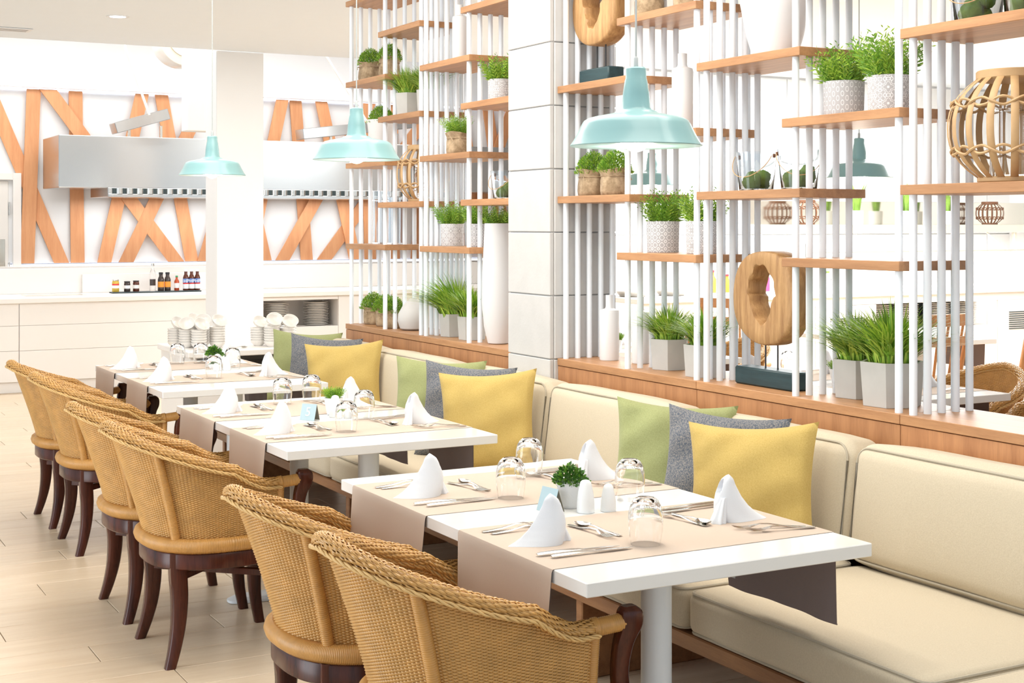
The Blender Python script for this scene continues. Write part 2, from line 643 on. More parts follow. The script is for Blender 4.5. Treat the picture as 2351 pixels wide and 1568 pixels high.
# white square column at the ceiling edge, and the boxed riser beside it
mb = MB()
mb.box((3.59, 11.9, 0), (4.01, 12.22, 3.0), 0.006)
mb.build('wall_column', 'wall_white', angle=30)['kind'] = 'structure'
mb = MB()
mb.box((3.62, 12.9, 2.37), (3.98, 13.1, 3.78), 0.006)
mb.build('wall_riser', 'counter_white', angle=30)['kind'] = 'structure'

# ------------------------------------------------------------------ stone pillar in the partition
pil = struct(bpy.data.objects.new('wall_pillar', None))
COL.objects.link(pil)
mb = MB()
mb.box((3.175, 5.475, 0), (3.505, 5.855, 3.0))
mb.build('core', 'mortar', pil, smooth=False)
zj = [0.0, 0.34, 0.62]
z = 0.908
joints = [0.0, 0.345, 0.628]
zz = 0.628
while zz < 2.95:
    joints.append(min(3.0, joints[-1] + 0.2825))
    zz = joints[-1]
for k in range(len(joints) - 1):
    a, b_ = joints[k] + 0.0022, joints[k + 1] - 0.0022
    if b_ - a < 0.02:
        continue
    box_obj('stone', (3.165, 5.471, a), (3.185, 5.86, b_), 'stone', pil, 0.003)
    box_obj('stone', (3.1875, 5.465, a), (3.51, 5.48, b_), 'stone', pil, 0.003)
    box_obj('stone', (3.1875, 5.85, a), (3.51, 5.865, b_), 'stone', pil, 0.003)
    box_obj('stone', (3.49, 5.4825, a), (3.515, 5.8475, b_), 'stone', pil, 0.003)

# ------------------------------------------------------------------ partition: plinths and shelf frames
UNITS = [  # far end, near end, levels of the far half, levels of the near half, where
    (7.98, 6.925, (1.395, 1.875, 2.36, 2.845), (1.635, 2.12, 2.605), 'at the end beside the plate cabinet'),
    (6.925, 5.865, (1.395, 1.875, 2.36, 2.845), (1.635, 2.12, 2.605), 'beside the stone pillar, with the tall white vase'),
    (5.465, 4.42, (1.635, 2.124, 2.61), (1.395, 1.88, 2.365, 2.85), 'beside the stone pillar, holding burlap and patterned pots'),
    (4.42, 3.34, (1.635, 2.124, 2.61), (1.395, 1.88, 2.365, 2.85), 'holding the glass moss buckets'),
    (3.34, 2.26, (1.635, 2.124, 2.61), (1.395, 1.88, 2.365, 2.85), 'holding the bamboo lantern at the open end'),
]
CAPZ = 0.915
rod_mb = MB()
rod_mb.lathe([(0.0125, CAPZ), (0.0125, 2.999)], 14)
rod_me = rod_mb.mesh('rod', 'rod_white')
shelf_cache = {}
for far, near, zf, zn, where in UNITS:
    t = thing('partition_plinth', 'low oak plinth ' + where, 'partition', (3.35, (far + near) / 2, 0), group='oak plinths of the partition')
    h = (far - near) / 2
    box_obj('cap', (-0.15, -h + 0.0012, 0.884), (0.15, h - 0.0012, CAPZ), 'oak_y', t, 0.0015)
    box_obj('front_panel', (-0.147, -h + 0.0012, 0.02), (-0.128, h - 0.0012, 0.8815), 'oak_z', t, 0.0015)
    box_obj('back_panel', (0.128, -h + 0.0012, 0.02), (0.147, h - 0.0012, 0.8815), 'oak_z', t, 0.0015)
    box_obj('core', (-0.127, -h + 0.002, 0.0), (0.127, h - 0.002, 0.8835), 'bench_wood', t, 0)
    u = thing('shelf_frame', 'frame of white rods and oak shelves ' + where, 'shelf unit', (3.35, (far + near) / 2, 0), group='white rod shelf frames')
    for ry in (h - 0.033, -0.01, -h + 0.03):
        for k in range(5):
            obj('rod', rod_me, u, (-0.124 + 0.0605 * k, ry, 0))
    for zs, y0, y1 in ((zf, -0.06, h - 0.002), (zn, -h + 0.002, 0.035)):
        key = (round(y0, 3), round(y1, 3))
        if key not in shelf_cache:
            mb = MB()
            mb.box((-0.15, y0, -0.031), (0.15, y1, 0), 0.0015)
            shelf_cache[key] = mb.mesh('shelf', 'oak_y', angle=30)
        for zz in zs:
            obj('shelf', shelf_cache[key], u, (0, 0, zz))

# ------------------------------------------------------------------ bench
def closed_path(pts, r, name, mat, parent, n=6):
    mb = MB()
    mb.tube(pts, r, n, loop=True)
    return mb.build(name, mat, parent)

YB = [8.05, 7.10, 6.16, 5.24, 4.29, 3.36, 2.40, 1.46]
bench = thing('bench', 'long upholstered bench base with oak rail along the partition', 'bench', (2.8, 4.8, 0))
box_obj('rail', (-0.40, -3.4, 0.285), (-0.36, 3.25, 0.332), 'bench_wood', bench)
box_obj('seat_board', (-0.36, -3.4, 0.30), (0.39, 3.25, 0.331), 'bench_wood', bench)
for yy in (8.0, 6.1, 4.05, 2.05):
    box_obj('leg', (-0.345, yy - 4.8 - 0.02, 0.0), (0.36, yy - 4.8 + 0.02, 0.2995), 'bench_wood', bench)
where_b = ['beside the plate cabinet', 'in front of the stone vase plinth', 'just past the stone pillar', 'next to the stone pillar',
           'under the ring sculpture', 'below the grass planters', 'at the open end of the bench']
for i in range(7):
    y1, y0 = YB[i], YB[i + 1]
    L = y1 - y0 - 0.018
    yc = (y0 + y1) / 2
    # seat cushion
    s = rounded_block(0.66, L, 0.128, 0.032, 10, 0.008, 0.0015, i)
    so = thing('seat_cushion', 'cream seat cushion of the long bench ' + where_b[i], 'cushion', (2.705, yc - 0.02, 0.4055), group='cream bench seat cushions')
    pad = s.build('pad', 'cream', so, angle=60)
    for zz in (0.0560, -0.0550):
        pts = []
        hx, hy, rr = 0.3225, L / 2 - 0.0075, 0.03
        for cx_, cy_, a0 in ((hx - rr, hy - rr, 0), (-hx + rr, hy - rr, 90), (-hx + rr, -hy + rr, 180), (hx - rr, -hy + rr, 270)):
            for k in range(6):
                a = radians(a0 + 18 * k)
                pts.append((cx_ + rr * cos(a), cy_ + rr * sin(a), zz))
        closed_path(pts, 0.0042, 'piping', 'piping', pad)
    # back cushion, leaning a little
    bo = thing('back_cushion', 'cream back cushion of the long bench ' + where_b[i], 'cushion', (3.06, yc, 0.466), group='cream bench back cushions')
    bo.rotation_euler = (0, radians(7), 0)
    s = rounded_block(0.17, L, 0.365, 0.05, 10, 0.012, 0.002, i + 20)
    p = s.build('pad', 'cream', bo, angle=60, loc=(0, 0, 0.185))
    for xx in (-0.0735,):
        pts = []
        hx, hy, rr = 0.1705, L / 2 - 0.0125, 0.05
        for cx_, cy_, a0 in ((hx - rr, hy - rr, 0), (-hx + rr, hy - rr, 90), (-hx + rr, -hy + rr, 180), (hx - rr, -hy + rr, 270)):
            for k in range(7):
                a = radians(a0 + 15 * k)
                pts.append((xx, cy_ + rr * sin(a), cx_ + rr * cos(a)))
        closed_path(pts, 0.0040, 'piping', 'piping', p)

# ------------------------------------------------------------------ throw pillows
def pillow(seed, W=0.43, T=0.075):
    rng = random.Random(seed)
    ph = [rng.uniform(0, 6.28) for _ in range(8)]
    n = 26
    mb = MB()
    tops, bots = [], []
    for sgn in (1, -1):
        rings = []
        for i in range(n + 1):
            a = -1 + 2 * i / n
            r = []
            for j in range(n + 1):
                b = -1 + 2 * j / n
                x = a * W / 2 * (1 - 0.11 * (1 - b * b) * abs(a) ** 1.5)
                y = b * W / 2 * (1 - 0.11 * (1 - a * a) * abs(b) ** 1.5)
                th = T * (max(0, 1 - a ** 2) * max(0, 1 - b ** 2)) ** 0.42
                e = 1 - max(abs(a), abs(b))
                wr = 0.006 * sin(7 * a + 3 * b + ph[0]) * sin(6 * b - 2 * a + ph[1]) + 0.004 * sin(14 * a * b + ph[2])
                # small edge gathers
                wr += 0.004 * sin(26 * a + ph[3]) * max(0, abs(b) - 0.55) + 0.004 * sin(26 * b + ph[4]) * max(0, abs(a) - 0.55)
                r.append((sgn * (th + wr * min(1, e * 5)), x, y))
            rings.append(r)
        mb.loft(rings, cap=False, closed=False)
    return mb

PIL = [
    (2.80, 3.575, 30, 'yellow', 'yellow linen pillow leaning on grey one, below the ring sculpture'),
    (2.905, 3.84, 32, 'tweed', 'grey tweed pillow between green and yellow ones, below the ring sculpture'),
    (2.91, 4.13, 42, 'green', 'sage green pillow behind grey one, below the ring sculpture'),
    (2.80, 5.37, 46, 'yellow', 'yellow linen pillow leaning on grey one, next to the stone pillar'),
    (2.88, 5.69, 44, 'tweed', 'grey tweed pillow between green and yellow ones, next to the stone pillar'),
    (2.88, 5.98, 50, 'green', 'sage green pillow behind grey one, next to the stone pillar'),
    (2.82, 7.06, 50, 'yellow', 'yellow linen pillow leaning on grey one, at bench end by plate cabinet'),
    (2.89, 7.50, 46, 'tweed', 'grey tweed pillow between green and yellow ones, at bench end by plate cabinet'),
    (2.93, 7.90, 48, 'green', 'sage green pillow behind grey one, at bench end by plate cabinet'),
]
for k, (x, y, az, m, lab) in enumerate(PIL):
    pmb = pillow(k + 3, 0.44, 0.065)
    pt = thing('throw_pillow', lab, 'pillow', (x - (0.0 if k % 3 == 0 else 0.025), y, 0.670), group='throw pillows on the bench')
    pt.rotation_euler = Matrix.Rotation(radians(az), 4, 'Z').to_euler()
    p = pmb.build('cover', m, pt, angle=80)
    p.rotation_euler = (0, radians(13), 0)
    p.rotation_euler.rotate_axis('X', radians((-4, 3, 2)[k % 3]))

# ------------------------------------------------------------------ dining tables
def make_table(label, X0, Y0, Y1, py, tag_end=None):
    t = thing('dining_table', label, 'table', ((X0 + X0 + 0.8) / 2, (Y0 + Y1) / 2, 0))
    cx, cy = X0 + 0.4, (Y0 + Y1) / 2
    h = (Y1 - Y0) / 2
    box_obj('tabletop', (-0.4, -h, 0.718), (0.4, h, 0.75), 'table_white', t, 0.002)
    box_obj('brace', (-0.28, -h + 0.12, 0.703), (0.28, h - 0.12, 0.7175), 'white_metal', t, 0.002)
    for p in py:
        mb = MB()
        mb.lathe([(0.038, 0.02), (0.038, 0.703)], 28)
        ped = mb.build('pedestal', 'white_metal', t, loc=(0, p - cy, 0))
        mb = MB()
        prof = []
        N = 40
        rings = []
        for zz, s in ((0.002, 1.0), (0.012, 1.0), (0.022, 0.86), (0.027, 0.4), (0.03, 0.15)):
            r = []
            for j in range(N):
                a = 2 * pi * j / N
                c_, s_ = cos(a), sin(a)
                rx = 0.30 * (abs(c_) ** 0.55) * (1 if c_ >= 0 else -1)
                ry = 0.055 * (abs(s_) ** 0.55) * (1 if s_ >= 0 else -1)
                r.append((rx * (0.4 + 0.6 * s), ry * s, zz))
            rings.append(r)
        mb.loft(rings)
        mb.build('foot', 'white_metal', ped)
    return t

def make_runner(label, X0, X1, yc, W, drop, group, seed, tagged=False):
    rng = random.Random(seed)
    z = 0.7498
    path = []
    for k in range(13):
        path.append((X0 - 0.006, z - 0.006 - drop * (1 - k / 12), 1 - k / 12))
    path += [(X0 - 0.003, z + 0.0005, 0), (X0 + 0.004, z + 0.0012, 0)]
    for k in range(1, 12):
        path.append((X0 + (X1 - X0) * k / 12, z + 0.0012, 0))
    path += [(X1 - 0.004, z + 0.0012, 0), (X1 + 0.003, z + 0.0005, 0)]
    for k in range(13):
        path.append((X1 + 0.006, z - 0.006 - drop * k / 12, k / 12))
    ph = [rng.uniform(0, 6.28) for _ in range(4)]
    n = 22
    A, B = [], []
    for (x, zz, dd) in path:
        ra, rb = [], []
        side = -1 if x < (X0 + X1) / 2 else 1
        for j in range(n + 1):
            b = -1 + 2 * j / n
            wav = dd * (0.005 * sin(4 * b + ph[0] + side) + 0.0025 * sin(9 * b + ph[1]))
            yy = yc + b * W / 2 * (1 - 0.05 * dd) + 0.008 * dd * sin(ph[2])
            xo = side * max(0.0, dd * 0.012 + wav) if dd > 0 else 0
            ra.append((x + xo, yy, zz))
            # reverse layer, its colour darkened with the shade below the tabletop
            if dd > 0:
                rb.append((x + xo - side * 0.0016, yy, zz))
            else:
                rb.append((x, yy, zz - 0.0002))
        A.append(ra)
        B.append(rb)
    mb = MB()
    mb.loft(A, False, False, 0)
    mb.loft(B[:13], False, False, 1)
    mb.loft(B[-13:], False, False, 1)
    r = thing('table_runner', label, 'table runner', ((X0 + X1) / 2, yc, 0.75), group=group)
    o = mb.build('cloth', ['runner', 'runner_back_shade'], r, angle=50, loc=(-(X0 + X1) / 2, -yc, -0.75))
    # stitched hems along the two long sides of the drops
    for side, xx in ((1, X1 + 0.006), (-1, X0 - 0.006)):
        mb = MB()
        hz = z - 0.006 - drop
        # bottom hem band, inner face
        ring = []
        for j in range(n + 1):
            b = -1 + 2 * j / n
            dd = 1.0
            wav = dd * (0.005 * sin(4 * b + ph[0] + side) + 0.0025 * sin(9 * b + ph[1]))
            yy = yc + b * W / 2 * 0.95 + 0.008 * sin(ph[2])
            xo = side * max(0.0, 0.012 + wav)
            ring.append((xx + xo, yy, hz))
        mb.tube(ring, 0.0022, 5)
        mb.build('hem', 'runner_back_shade', r, loc=(-(X0 + X1) / 2, -yc, -0.75))
    if tagged:
        box_obj('care_tag', (0.394 + 0.0075, 0.165, -0.202), (0.394 + 0.0085, 0.195, -0.19), 'tag', r, 0)
    return r

TABLES = [
    dict(X0=1.58, Y0=2.575, Y1=3.975, py=(2.90, 3.64), rc=(3.62, 2.945), rw=(0.50, 0.465), nm='table farthest from plate cabinet',
         gl=((1.887, 3.478), (2.107, 3.765), (2.165, 3.30), (1.896, 2.822)), pot=(1.966, 3.289), salt=(1.968, 3.212), pep=(2.03, 3.198), sign=(1.895, 3.272)),
    dict(X0=1.615, Y0=4.55, Y1=5.92, py=(4.80, 5.53), rc=(5.60, 4.96), rw=(0.47, 0.41), nm='middle table',
         gl=((2.02, 5.75), (2.17, 5.80), (1.959, 4.876), (2.150, 5.166)), pot=(2.09, 5.34), salt=(2.07, 5.27), pep=(2.12, 5.255), sign=(1.952, 5.24)),
    dict(X0=1.69, Y0=6.43, Y1=7.82, py=(6.63, 7.39), rc=(7.56, 6.88), rw=(0.42, 0.39), nm='table beside plate cabinet',
         gl=((2.10, 7.68), (2.22, 7.65), (2.059, 6.87), (2.28, 7.27)), pot=(2.22, 7.40), salt=(2.19, 7.24), pep=(2.235, 7.225), sign=None),
]

# --- tableware prototypes (kept as meshes, one object per piece)
def napkin_meshes():
    out = []
    for var in range(3):
        rng = random.Random(50 + var)
        ph = rng.uniform(0, 6)
        mb = MB()
        N, H = 64, 34
        rings = []
        hmax = 0.118
        KT = ((0, -0.090), (0.06, -0.075), (0.15, -0.058), (0.3, -0.038), (0.5, -0.019), (0.75, -0.002), (0.9, 0.005), (1.0, 0.013))
        KR = ((0, 0.050), (0.2, 0.057), (0.4, 0.058), (0.6, 0.054), (0.8, 0.045), (0.9, 0.037), (1.0, 0.024))
        def lk(K, h):
            for (a, p), (b, q_) in zip(K, K[1:]):
                if h <= b:
                    return p + (q_ - p) * (h - a) / (b - a)
            return K[-1][1]
        def section(h):
            k = sqrt(max(0.0, 1 - max(0, (h - 0.86) / 0.14) ** 2))
            xt, xr = lk(KT, h), lk(KR, h)
            mid = (xt + xr) / 2
            xt, xr = mid + (xt - mid) * k, mid + (xr - mid) * k
            w = (0.034 * (1 - h) ** 0.9 + 0.013) * k
            r = []
            for j in range(N):
                a = 2 * pi * j / N
                c_ = cos(a)
                x = (xt + xr) / 2 + (xr - xt) / 2 * c_
                tt = (1 + c_) / 2
                y = w * sin(a) * (0.30 + 0.70 * tt ** 0.6)
                z = h * hmax
                y += 0.003 * sin(3 * a + ph + 4 * h) * (1 - h)
                # hollow of the rolled fold on the tall side
                e = 1 - (y / 0.0125) ** 2 - ((z - 0.082) / 0.026) ** 2
                if c_ > 0 and e > 0:
                    x -= 0.024 * smooth01(e * 1.6)
                r.append((x, y, z))
            return r
        for i in range(H + 1):
            rings.append(section(i / H))
        mb.loft(rings, True)
        out.append(mb.mesh('cone', 'napkin', angle=70))
        mb = MB()
        rings = []
        for i in range(11):
            h = i / 10
            r = []
            for j in range(30):
                a = 2 * pi * j / 30
                rad = (0.021 - 0.013 * h) * (1 + 0.16 * sin(6 * a + ph))
                r.append((0.062 + rad * 0.9 * cos(a) - 0.020 * h, 0.022 + rad * sin(a) - 0.006 * h, 0.062 * h))
            rings.append(r)
        mb.loft(rings)
        out.append(mb.mesh('pleat', 'napkin', angle=70))
    return out
NAPK = napkin_meshes()

def glass_mesh():
    mb = MB()
    # stemless tumbler turned upside down: mouth on the table, thick base on top
    outer = [(0.0355, 0.0), (0.0385, 0.018), (0.0412, 0.040), (0.0418, 0.058), (0.0405, 0.076), (0.0365, 0.093), (0.0300, 0.1045), (0.0235, 0.1095), (0.0205, 0.1110), (0.019, 0.1100), (0.0, 0.1085)]
    inner = [(0.0, 0.1015), (0.018, 0.1005), (0.027, 0.0965), (0.0345, 0.0855), (0.0388, 0.070), (0.0402, 0.056), (0.0397, 0.040), (0.0370, 0.018), (0.0343, 0.0)]
    prof = outer + inner
    prof = [(max(r, 0.0003), z) for r, z in prof]
    n = 40
    rings = [[(r * cos(2 * pi * j / n), r * sin(2 * pi * j / n), z) for j in range(n)] for r, z in prof]
    mb.loft(rings, cap=False, loop=True)
    return mb.mesh('tumbler', 'glass', angle=60, recalc=True)
GLASS_ME = glass_mesh()

def strip(mb, st, mi=0):
    """stations (x, halfwidth, z, thickness) -> a flat bar along x"""
    rings = []
    for x, w, z, th in st:
        rings.append([(x, -w, z), (x, -w * 0.5, z + th), (x, w * 0.5, z + th), (x, w, z), (x, w * 0.5, z - th * 0.5), (x, -w * 0.5, z - th * 0.5)])
    mb.loft(rings, True, True, mi)

def fork_mesh():
    mb = MB()
    strip(mb, [(-0.095, 0.006, 0.003, 0.001), (-0.085, 0.009, 0.003, 0.0012), (-0.04, 0.006, 0.005, 0.0016), (0.0, 0.0032, 0.011, 0.002), (0.025, 0.004, 0.012, 0.0018), (0.04, 0.010, 0.009, 0.0012), (0.052, 0.0115, 0.006, 0.001)])
    for k in range(4):
        y = -0.0096 + 0.0064 * k
        mb.tube([(0.050, y, 0.0065), (0.065, y * 1.02, 0.0045), (0.080, y * 1.02, 0.005), (0.095, y, 0.009)], [0.0018, 0.0017, 0.0015, 0.0007], 5)
    return mb.mesh('fork', 'steel', angle=50)

def spoon_mesh():
    mb = MB()
    strip(mb, [(-0.085, 0.006, 0.003, 0.001), (-0.075, 0.0085, 0.003, 0.0012), (-0.03, 0.0055, 0.005, 0.0016), (0.01, 0.003, 0.010, 0.002), (0.03, 0.0035, 0.010, 0.0015)])
    rings = []
    n = 18
    for k in range(7):
        s = 1 - k / 6.5
        rings.append([(0.055 + 0.027 * s * cos(2 * pi * j / n), 0.0175 * s * sin(2 * pi * j / n), 0.0105 - 0.0085 * (1 - s * s)) for j in range(n)])
    mb.loft(rings, False)
    rings = [[(p[0], p[1], p[2] - 0.0009) for p in r] for r in rings]
    mb.loft(rings, False)
    return mb.mesh('spoon', 'steel', angle=60)

def knife_mesh():
    mb = MB()
    strip(mb, [(-0.11, 0.006, 0.005, 0.002), (-0.10, 0.0085, 0.0055, 0.003), (-0.05, 0.007, 0.006, 0.0035), (0.0, 0.0055, 0.0055, 0.003), (0.012, 0.008, 0.005, 0.0012)])
    strip(mb, [(0.010, 0.008, 0.005, 0.0010), (0.05, 0.0095, 0.0045, 0.0008), (0.085, 0.0085, 0.004, 0.0006), (0.108, 0.0015, 0.004, 0.0004)])
    return mb.mesh('knife', 'steel', angle=50)
FORK, SPOON, KNIFE = fork_mesh(), spoon_mesh(), knife_mesh()
TZ = 0.7513

def piece(name, me, x, y, rz, label, cat, group, z=TZ):
    o = obj(name, me, None, (x, y, z), (0, 0, rz))
    return tag(o, label, cat, group)

def napkin(x, y, rz, label, k):
    t = thing('napkin', label, 'napkin', (x, y, TZ), rz, 'standing folded napkins')
    obj('cone', NAPK[2 * (k % 3)], t)
    obj('pleat', NAPK[2 * (k % 3) + 1], t)
    return t

srng = random.Random(8)
def setting(nm, X0, X1, rc, bench, rn, k):
    """one cover: napkin, two knives, two forks, crossed dessert spoon and fork"""
    seat = 'bench' if bench else 'chair'
    loc = '%s side of %s, %s' % (seat, nm, rn)
    j = lambda a: srng.uniform(-a, a)
    if not bench:
        napkin(X0 + 0.105, rc, j(0.15), 'folded white napkin at ' + loc, k)
        piece('table_knife', KNIFE, X0 + 0.155, rc - 0.145, j(0.05), 'outer steel knife, ' + loc, 'knife', 'table knives')
        piece('table_knife', KNIFE, X0 + 0.135, rc - 0.117, j(0.05), 'inner steel knife, ' + loc, 'knife', 'table knives')
        piece('table_fork', FORK, X0 + 0.125, rc + 0.175, 0.06 + j(0.05), 'outer steel fork, ' + loc, 'fork', 'table forks')
        piece('table_fork', FORK, X0 + 0.135, rc + 0.145, 0.05 + j(0.05), 'inner steel fork, ' + loc, 'fork', 'table forks')
        piece('dessert_spoon', SPOON, X0 + 0.292, rc + 0.055, pi / 2 + 0.12 + j(0.08), 'dessert spoon, ' + loc, 'spoon', 'dessert spoons')
        piece('dessert_fork', FORK, X0 + 0.268, rc + 0.045, -pi / 2 + 0.10 + j(0.08), 'dessert fork, ' + loc, 'fork', 'dessert forks')
    else:
        napkin(X1 - 0.125, rc, pi + j(0.2), 'folded white napkin at ' + loc, k + 1)
        piece('table_knife', KNIFE, X1 - 0.13, rc + 0.185, pi + j(0.05), 'outer steel knife, ' + loc, 'knife', 'table knives')
        piece('table_knife', KNIFE, X1 - 0.15, rc + 0.155, pi + j(0.05), 'inner steel knife, ' + loc, 'knife', 'table knives')
        piece('table_fork', FORK, X1 - 0.115, rc - 0.125, pi - 0.25 + j(0.08), 'outer steel fork, ' + loc, 'fork', 'table forks')
        piece('table_fork', FORK, X1 - 0.105, rc - 0.160, pi - 0.20 + j(0.08), 'inner steel fork, ' + loc, 'fork', 'table forks')
        piece('dessert_spoon', SPOON, X1 - 0.232, rc + 0.045, -pi / 2 + j(0.1), 'dessert spoon, ' + loc, 'spoon', 'dessert spoons')
        piece('dessert_fork', FORK, X1 - 0.255, rc + 0.055, pi / 2 + 0.12 + j(0.1), 'dessert fork, ' + loc, 'fork', 'dessert forks')

# --- foliage
def leaf_ball(seed, n, R, h, z0, leaf, lw, squash=1.0, up=0.5):
    """dome of small folded leaves on short twigs"""
    rng = random.Random(seed)
    mb = MB()
    for k in range(n):
        a = rng.uniform(0, 2 * pi)
        q = rng.random() ** 0.55
        el = rng.uniform(0.0, 1.0)
        rr = R * q * (1 - 0.35 * el)
        p = Vector((rr * cos(a), rr * sin(a), z0 + h * el * (1 - 0.45 * q * q)))
        d = Vector((cos(a) * q + rng.uniform(-.5, .5), sin(a) * q + rng.uniform(-.5, .5), up + rng.uniform(-.3, .6))).normalized()
        sd = d.cross(Vector((rng.uniform(-1, 1), rng.uniform(-1, 1), rng.uniform(-1, 1)))).normalized()
        nn = d.cross(sd)
        L = leaf * rng.uniform(0.7, 1.3)
        w = lw * rng.uniform(0.7, 1.2)
        m = p + d * L * 0.5 + nn * L * 0.12
        mb.add([tuple(p), tuple(m + sd * w), tuple(p + d * L), tuple(m - sd * w)], [(0, 1, 2, 3)], 0 if rng.random() < 0.6 else 1)
    return mb

def twiggy(seed, n, R, h, z0, leafn=9, ll=0.016, lw=0.0026, lean=0.7):
    """upright fronds carrying narrow leaves on both sides"""
    rng = random.Random(seed)
    mb = MB()
    for k in range(n):
        a = rng.uniform(0, 2 * pi)
        q = sqrt(rng.random())
        b = Vector((R * q * cos(a), R * q * sin(a), z0))
        ln = h * rng.uniform(0.55, 1.05) * (1 - 0.25 * q)
        tip = b + Vector((cos(a) * q * lean * ln + rng.uniform(-.25, .25) * ln, sin(a) * q * lean * ln + rng.uniform(-.25, .25) * ln, ln))
        dirn = (tip - b).normalized()
        s1 = dirn.cross(Vector((rng.uniform(-1, 1), rng.uniform(-1, 1), 0.2))).normalized()
        mi = 0 if rng.random() < 0.55 else 1
        w = 0.0009
        mb.add([tuple(b - s1 * w), tuple(b + s1 * w), tuple(tip)], [(0, 1, 2)], mi)
        for j in range(leafn):
            t = 0.15 + 0.85 * j / leafn
            p = b.lerp(tip, t)
            sg = 1 if j % 2 else -1
            side = (s1 * sg + dirn * 0.9 + Vector((rng.uniform(-.4, .4), rng.uniform(-.4, .4), rng.uniform(-.2, .2)))).normalized()
            nn = side.cross(dirn)
            if nn.length < 1e-4:
                continue
            nn.normalize()
            pp = side.cross(nn)
            L = ll * rng.uniform(0.7, 1.4) * (1.15 - 0.5 * t)
            mb.add([tuple(p), tuple(p + side * L * .5 + pp * lw), tuple(p + side * L), tuple(p + side * L * .5 - pp * lw)], [(0, 1, 2, 3)], mi)
    return mb

def grass_tuft(seed, n, R, h, z0, lean=0.9, w=0.0042, bias=(0, 0)):
    rng = random.Random(seed)
    mb = MB()
    for k in range(n):
        a = rng.uniform(0, 2 * pi)
        q = sqrt(rng.random())
        b = Vector((R * q * cos(a), R * q * sin(a), z0))
        ln = h * rng.uniform(0.6, 1.1)
        a2 = a + rng.uniform(-.6, .6)
        out = Vector((cos(a2) * q + bias[0], sin(a2) * q + bias[1], 0)) * lean * rng.uniform(0.5, 1.2)
        sd = Vector((-sin(a2), cos(a2), 0))
        ps = []
        for t in (0, 0.3, 0.6, 0.85, 1.0):
            p = b + out * ln * t * t + Vector((0, 0, ln * (t - 0.42 * min(1.3, out.length) * t * t)))
            ps.append(p)
        ww = w * rng.uniform(0.7, 1.2)
        prof = (0.8, 1.0, 0.8, 0.45, 0.05)
        vs = []
        for p, f in zip(ps, prof):
            vs += [tuple(p - sd * ww * f), tuple(p + sd * ww * f)]
        mb.add(vs, [(2 * i, 2 * i + 1, 2 * i + 3, 2 * i + 2) for i in range(4)], 0 if rng.random() < 0.55 else 1)
    return mb

BOXWOOD = leaf_ball(3, 520, 0.050, 0.052, -0.006, 0.013, 0.0045).mesh('foliage', ['box_leaf', 'bush'], smooth=False)
SPRIG = twiggy(6, 110, 0.026, 0.048, 0.0, 8, 0.013, 0.0018, 0.9).mesh('foliage', ['bush_light', 'bush'], smooth=False)

def small_pot(x, y, label, leafme):
    t = thing('potted_plant', label, 'plant', (x, y, 0.7505))
    mb = MB()
    prof = [(0.024, 0), (0.026, 0.004)]
    for k in range(15):
        zz = 0.004 + 0.062 * k / 14
        prof.append((0.026 + 0.012 * k / 14 + (0.0007 if k % 2 else -0.0003), zz))
    prof += [(0.0385, 0.068), (0.036, 0.068), (0.035, 0.060), (0.001, 0.058)]
    mb.lathe(prof, 28)
    mb.build('pot', 'ceramic_rib', t)
    obj('foliage', leafme, t, (0, 0, 0.066))
    return t

def shaker(x, y, h, r, label):
    mb = MB()
    prof = [(r, 0), (r * 1.04, 0.004)]
    for k in range(9):
        s = k / 8
        prof.append((r * (1.02 - 0.42 * s ** 2.2), 0.006 + (h - 0.012) * s))
    prof += [(r * 0.42, h - 0.002), (0.002, h)]
    mb.lathe(prof, 26)
    o = mb.build('shaker', 'plastic_white', None, angle=60, loc=(x, y, 0.7505))
    return tag(o, label, 'shaker', 'salt and pepper shakers')

def text_mesh(s, size, name, mat, parent, loc, rot, depth=0.0003):
    c = bpy.data.curves.new(name, 'FONT')
    c.body = s
    c.size = size
    c.extrude = depth
    c.align_x = 'CENTER'
    c.align_y = 'CENTER'
    c.materials.append(MAT[mat])
    tmp = bpy.data.objects.new(name, c)
    me = bpy.data.meshes.new_from_object(tmp)
    bpy.data.objects.remove(tmp)
    o = bpy.data.objects.new(name, me)
    COL.objects.link(o)
    o.parent = parent
    o.location = loc
    o.rotation_euler = rot
    return o

def tent_card(x, y, label, number=None):
    t = thing('table_card', label, 'sign', (x, y, 0.7505), radians(38 if number else 10))
    hw, H, D = 0.033, 0.062, 0.021
    th = 0.0016
    for sgn in (-1, 1):
        mb = MB()
        mb.add([(sgn * D, -hw, 0), (sgn * D, hw, 0), (0, hw, H), (0, -hw, H), (sgn * (D - th), -hw, 0), (sgn * (D - th), hw, 0), (-sgn * 0.0001, hw, H - th * 2), (-sgn * 0.0001, -hw, H - th * 2)],
               [(0, 1, 2, 3), (7, 6, 5, 4), (0, 3, 7, 4), (1, 5, 6, 2), (0, 4, 5, 1)])
        mb.build('card', 'card' if sgn < 0 else 'card_dark', t, smooth=False, recalc=True)
    if number:
        ang = atan2(D, H)
        text_mesh(number, 0.050, 'lettering', 'print_white', t, (-D / 2 - 0.0009, 0, H / 2), (pi / 2 - 0, 0, -pi / 2))
        t.children[-1].rotation_euler = (Matrix.Rotation(-pi / 2, 4, 'Z') @ Matrix.Rotation(pi / 2 - ang, 4, 'X')).to_euler()
    return t

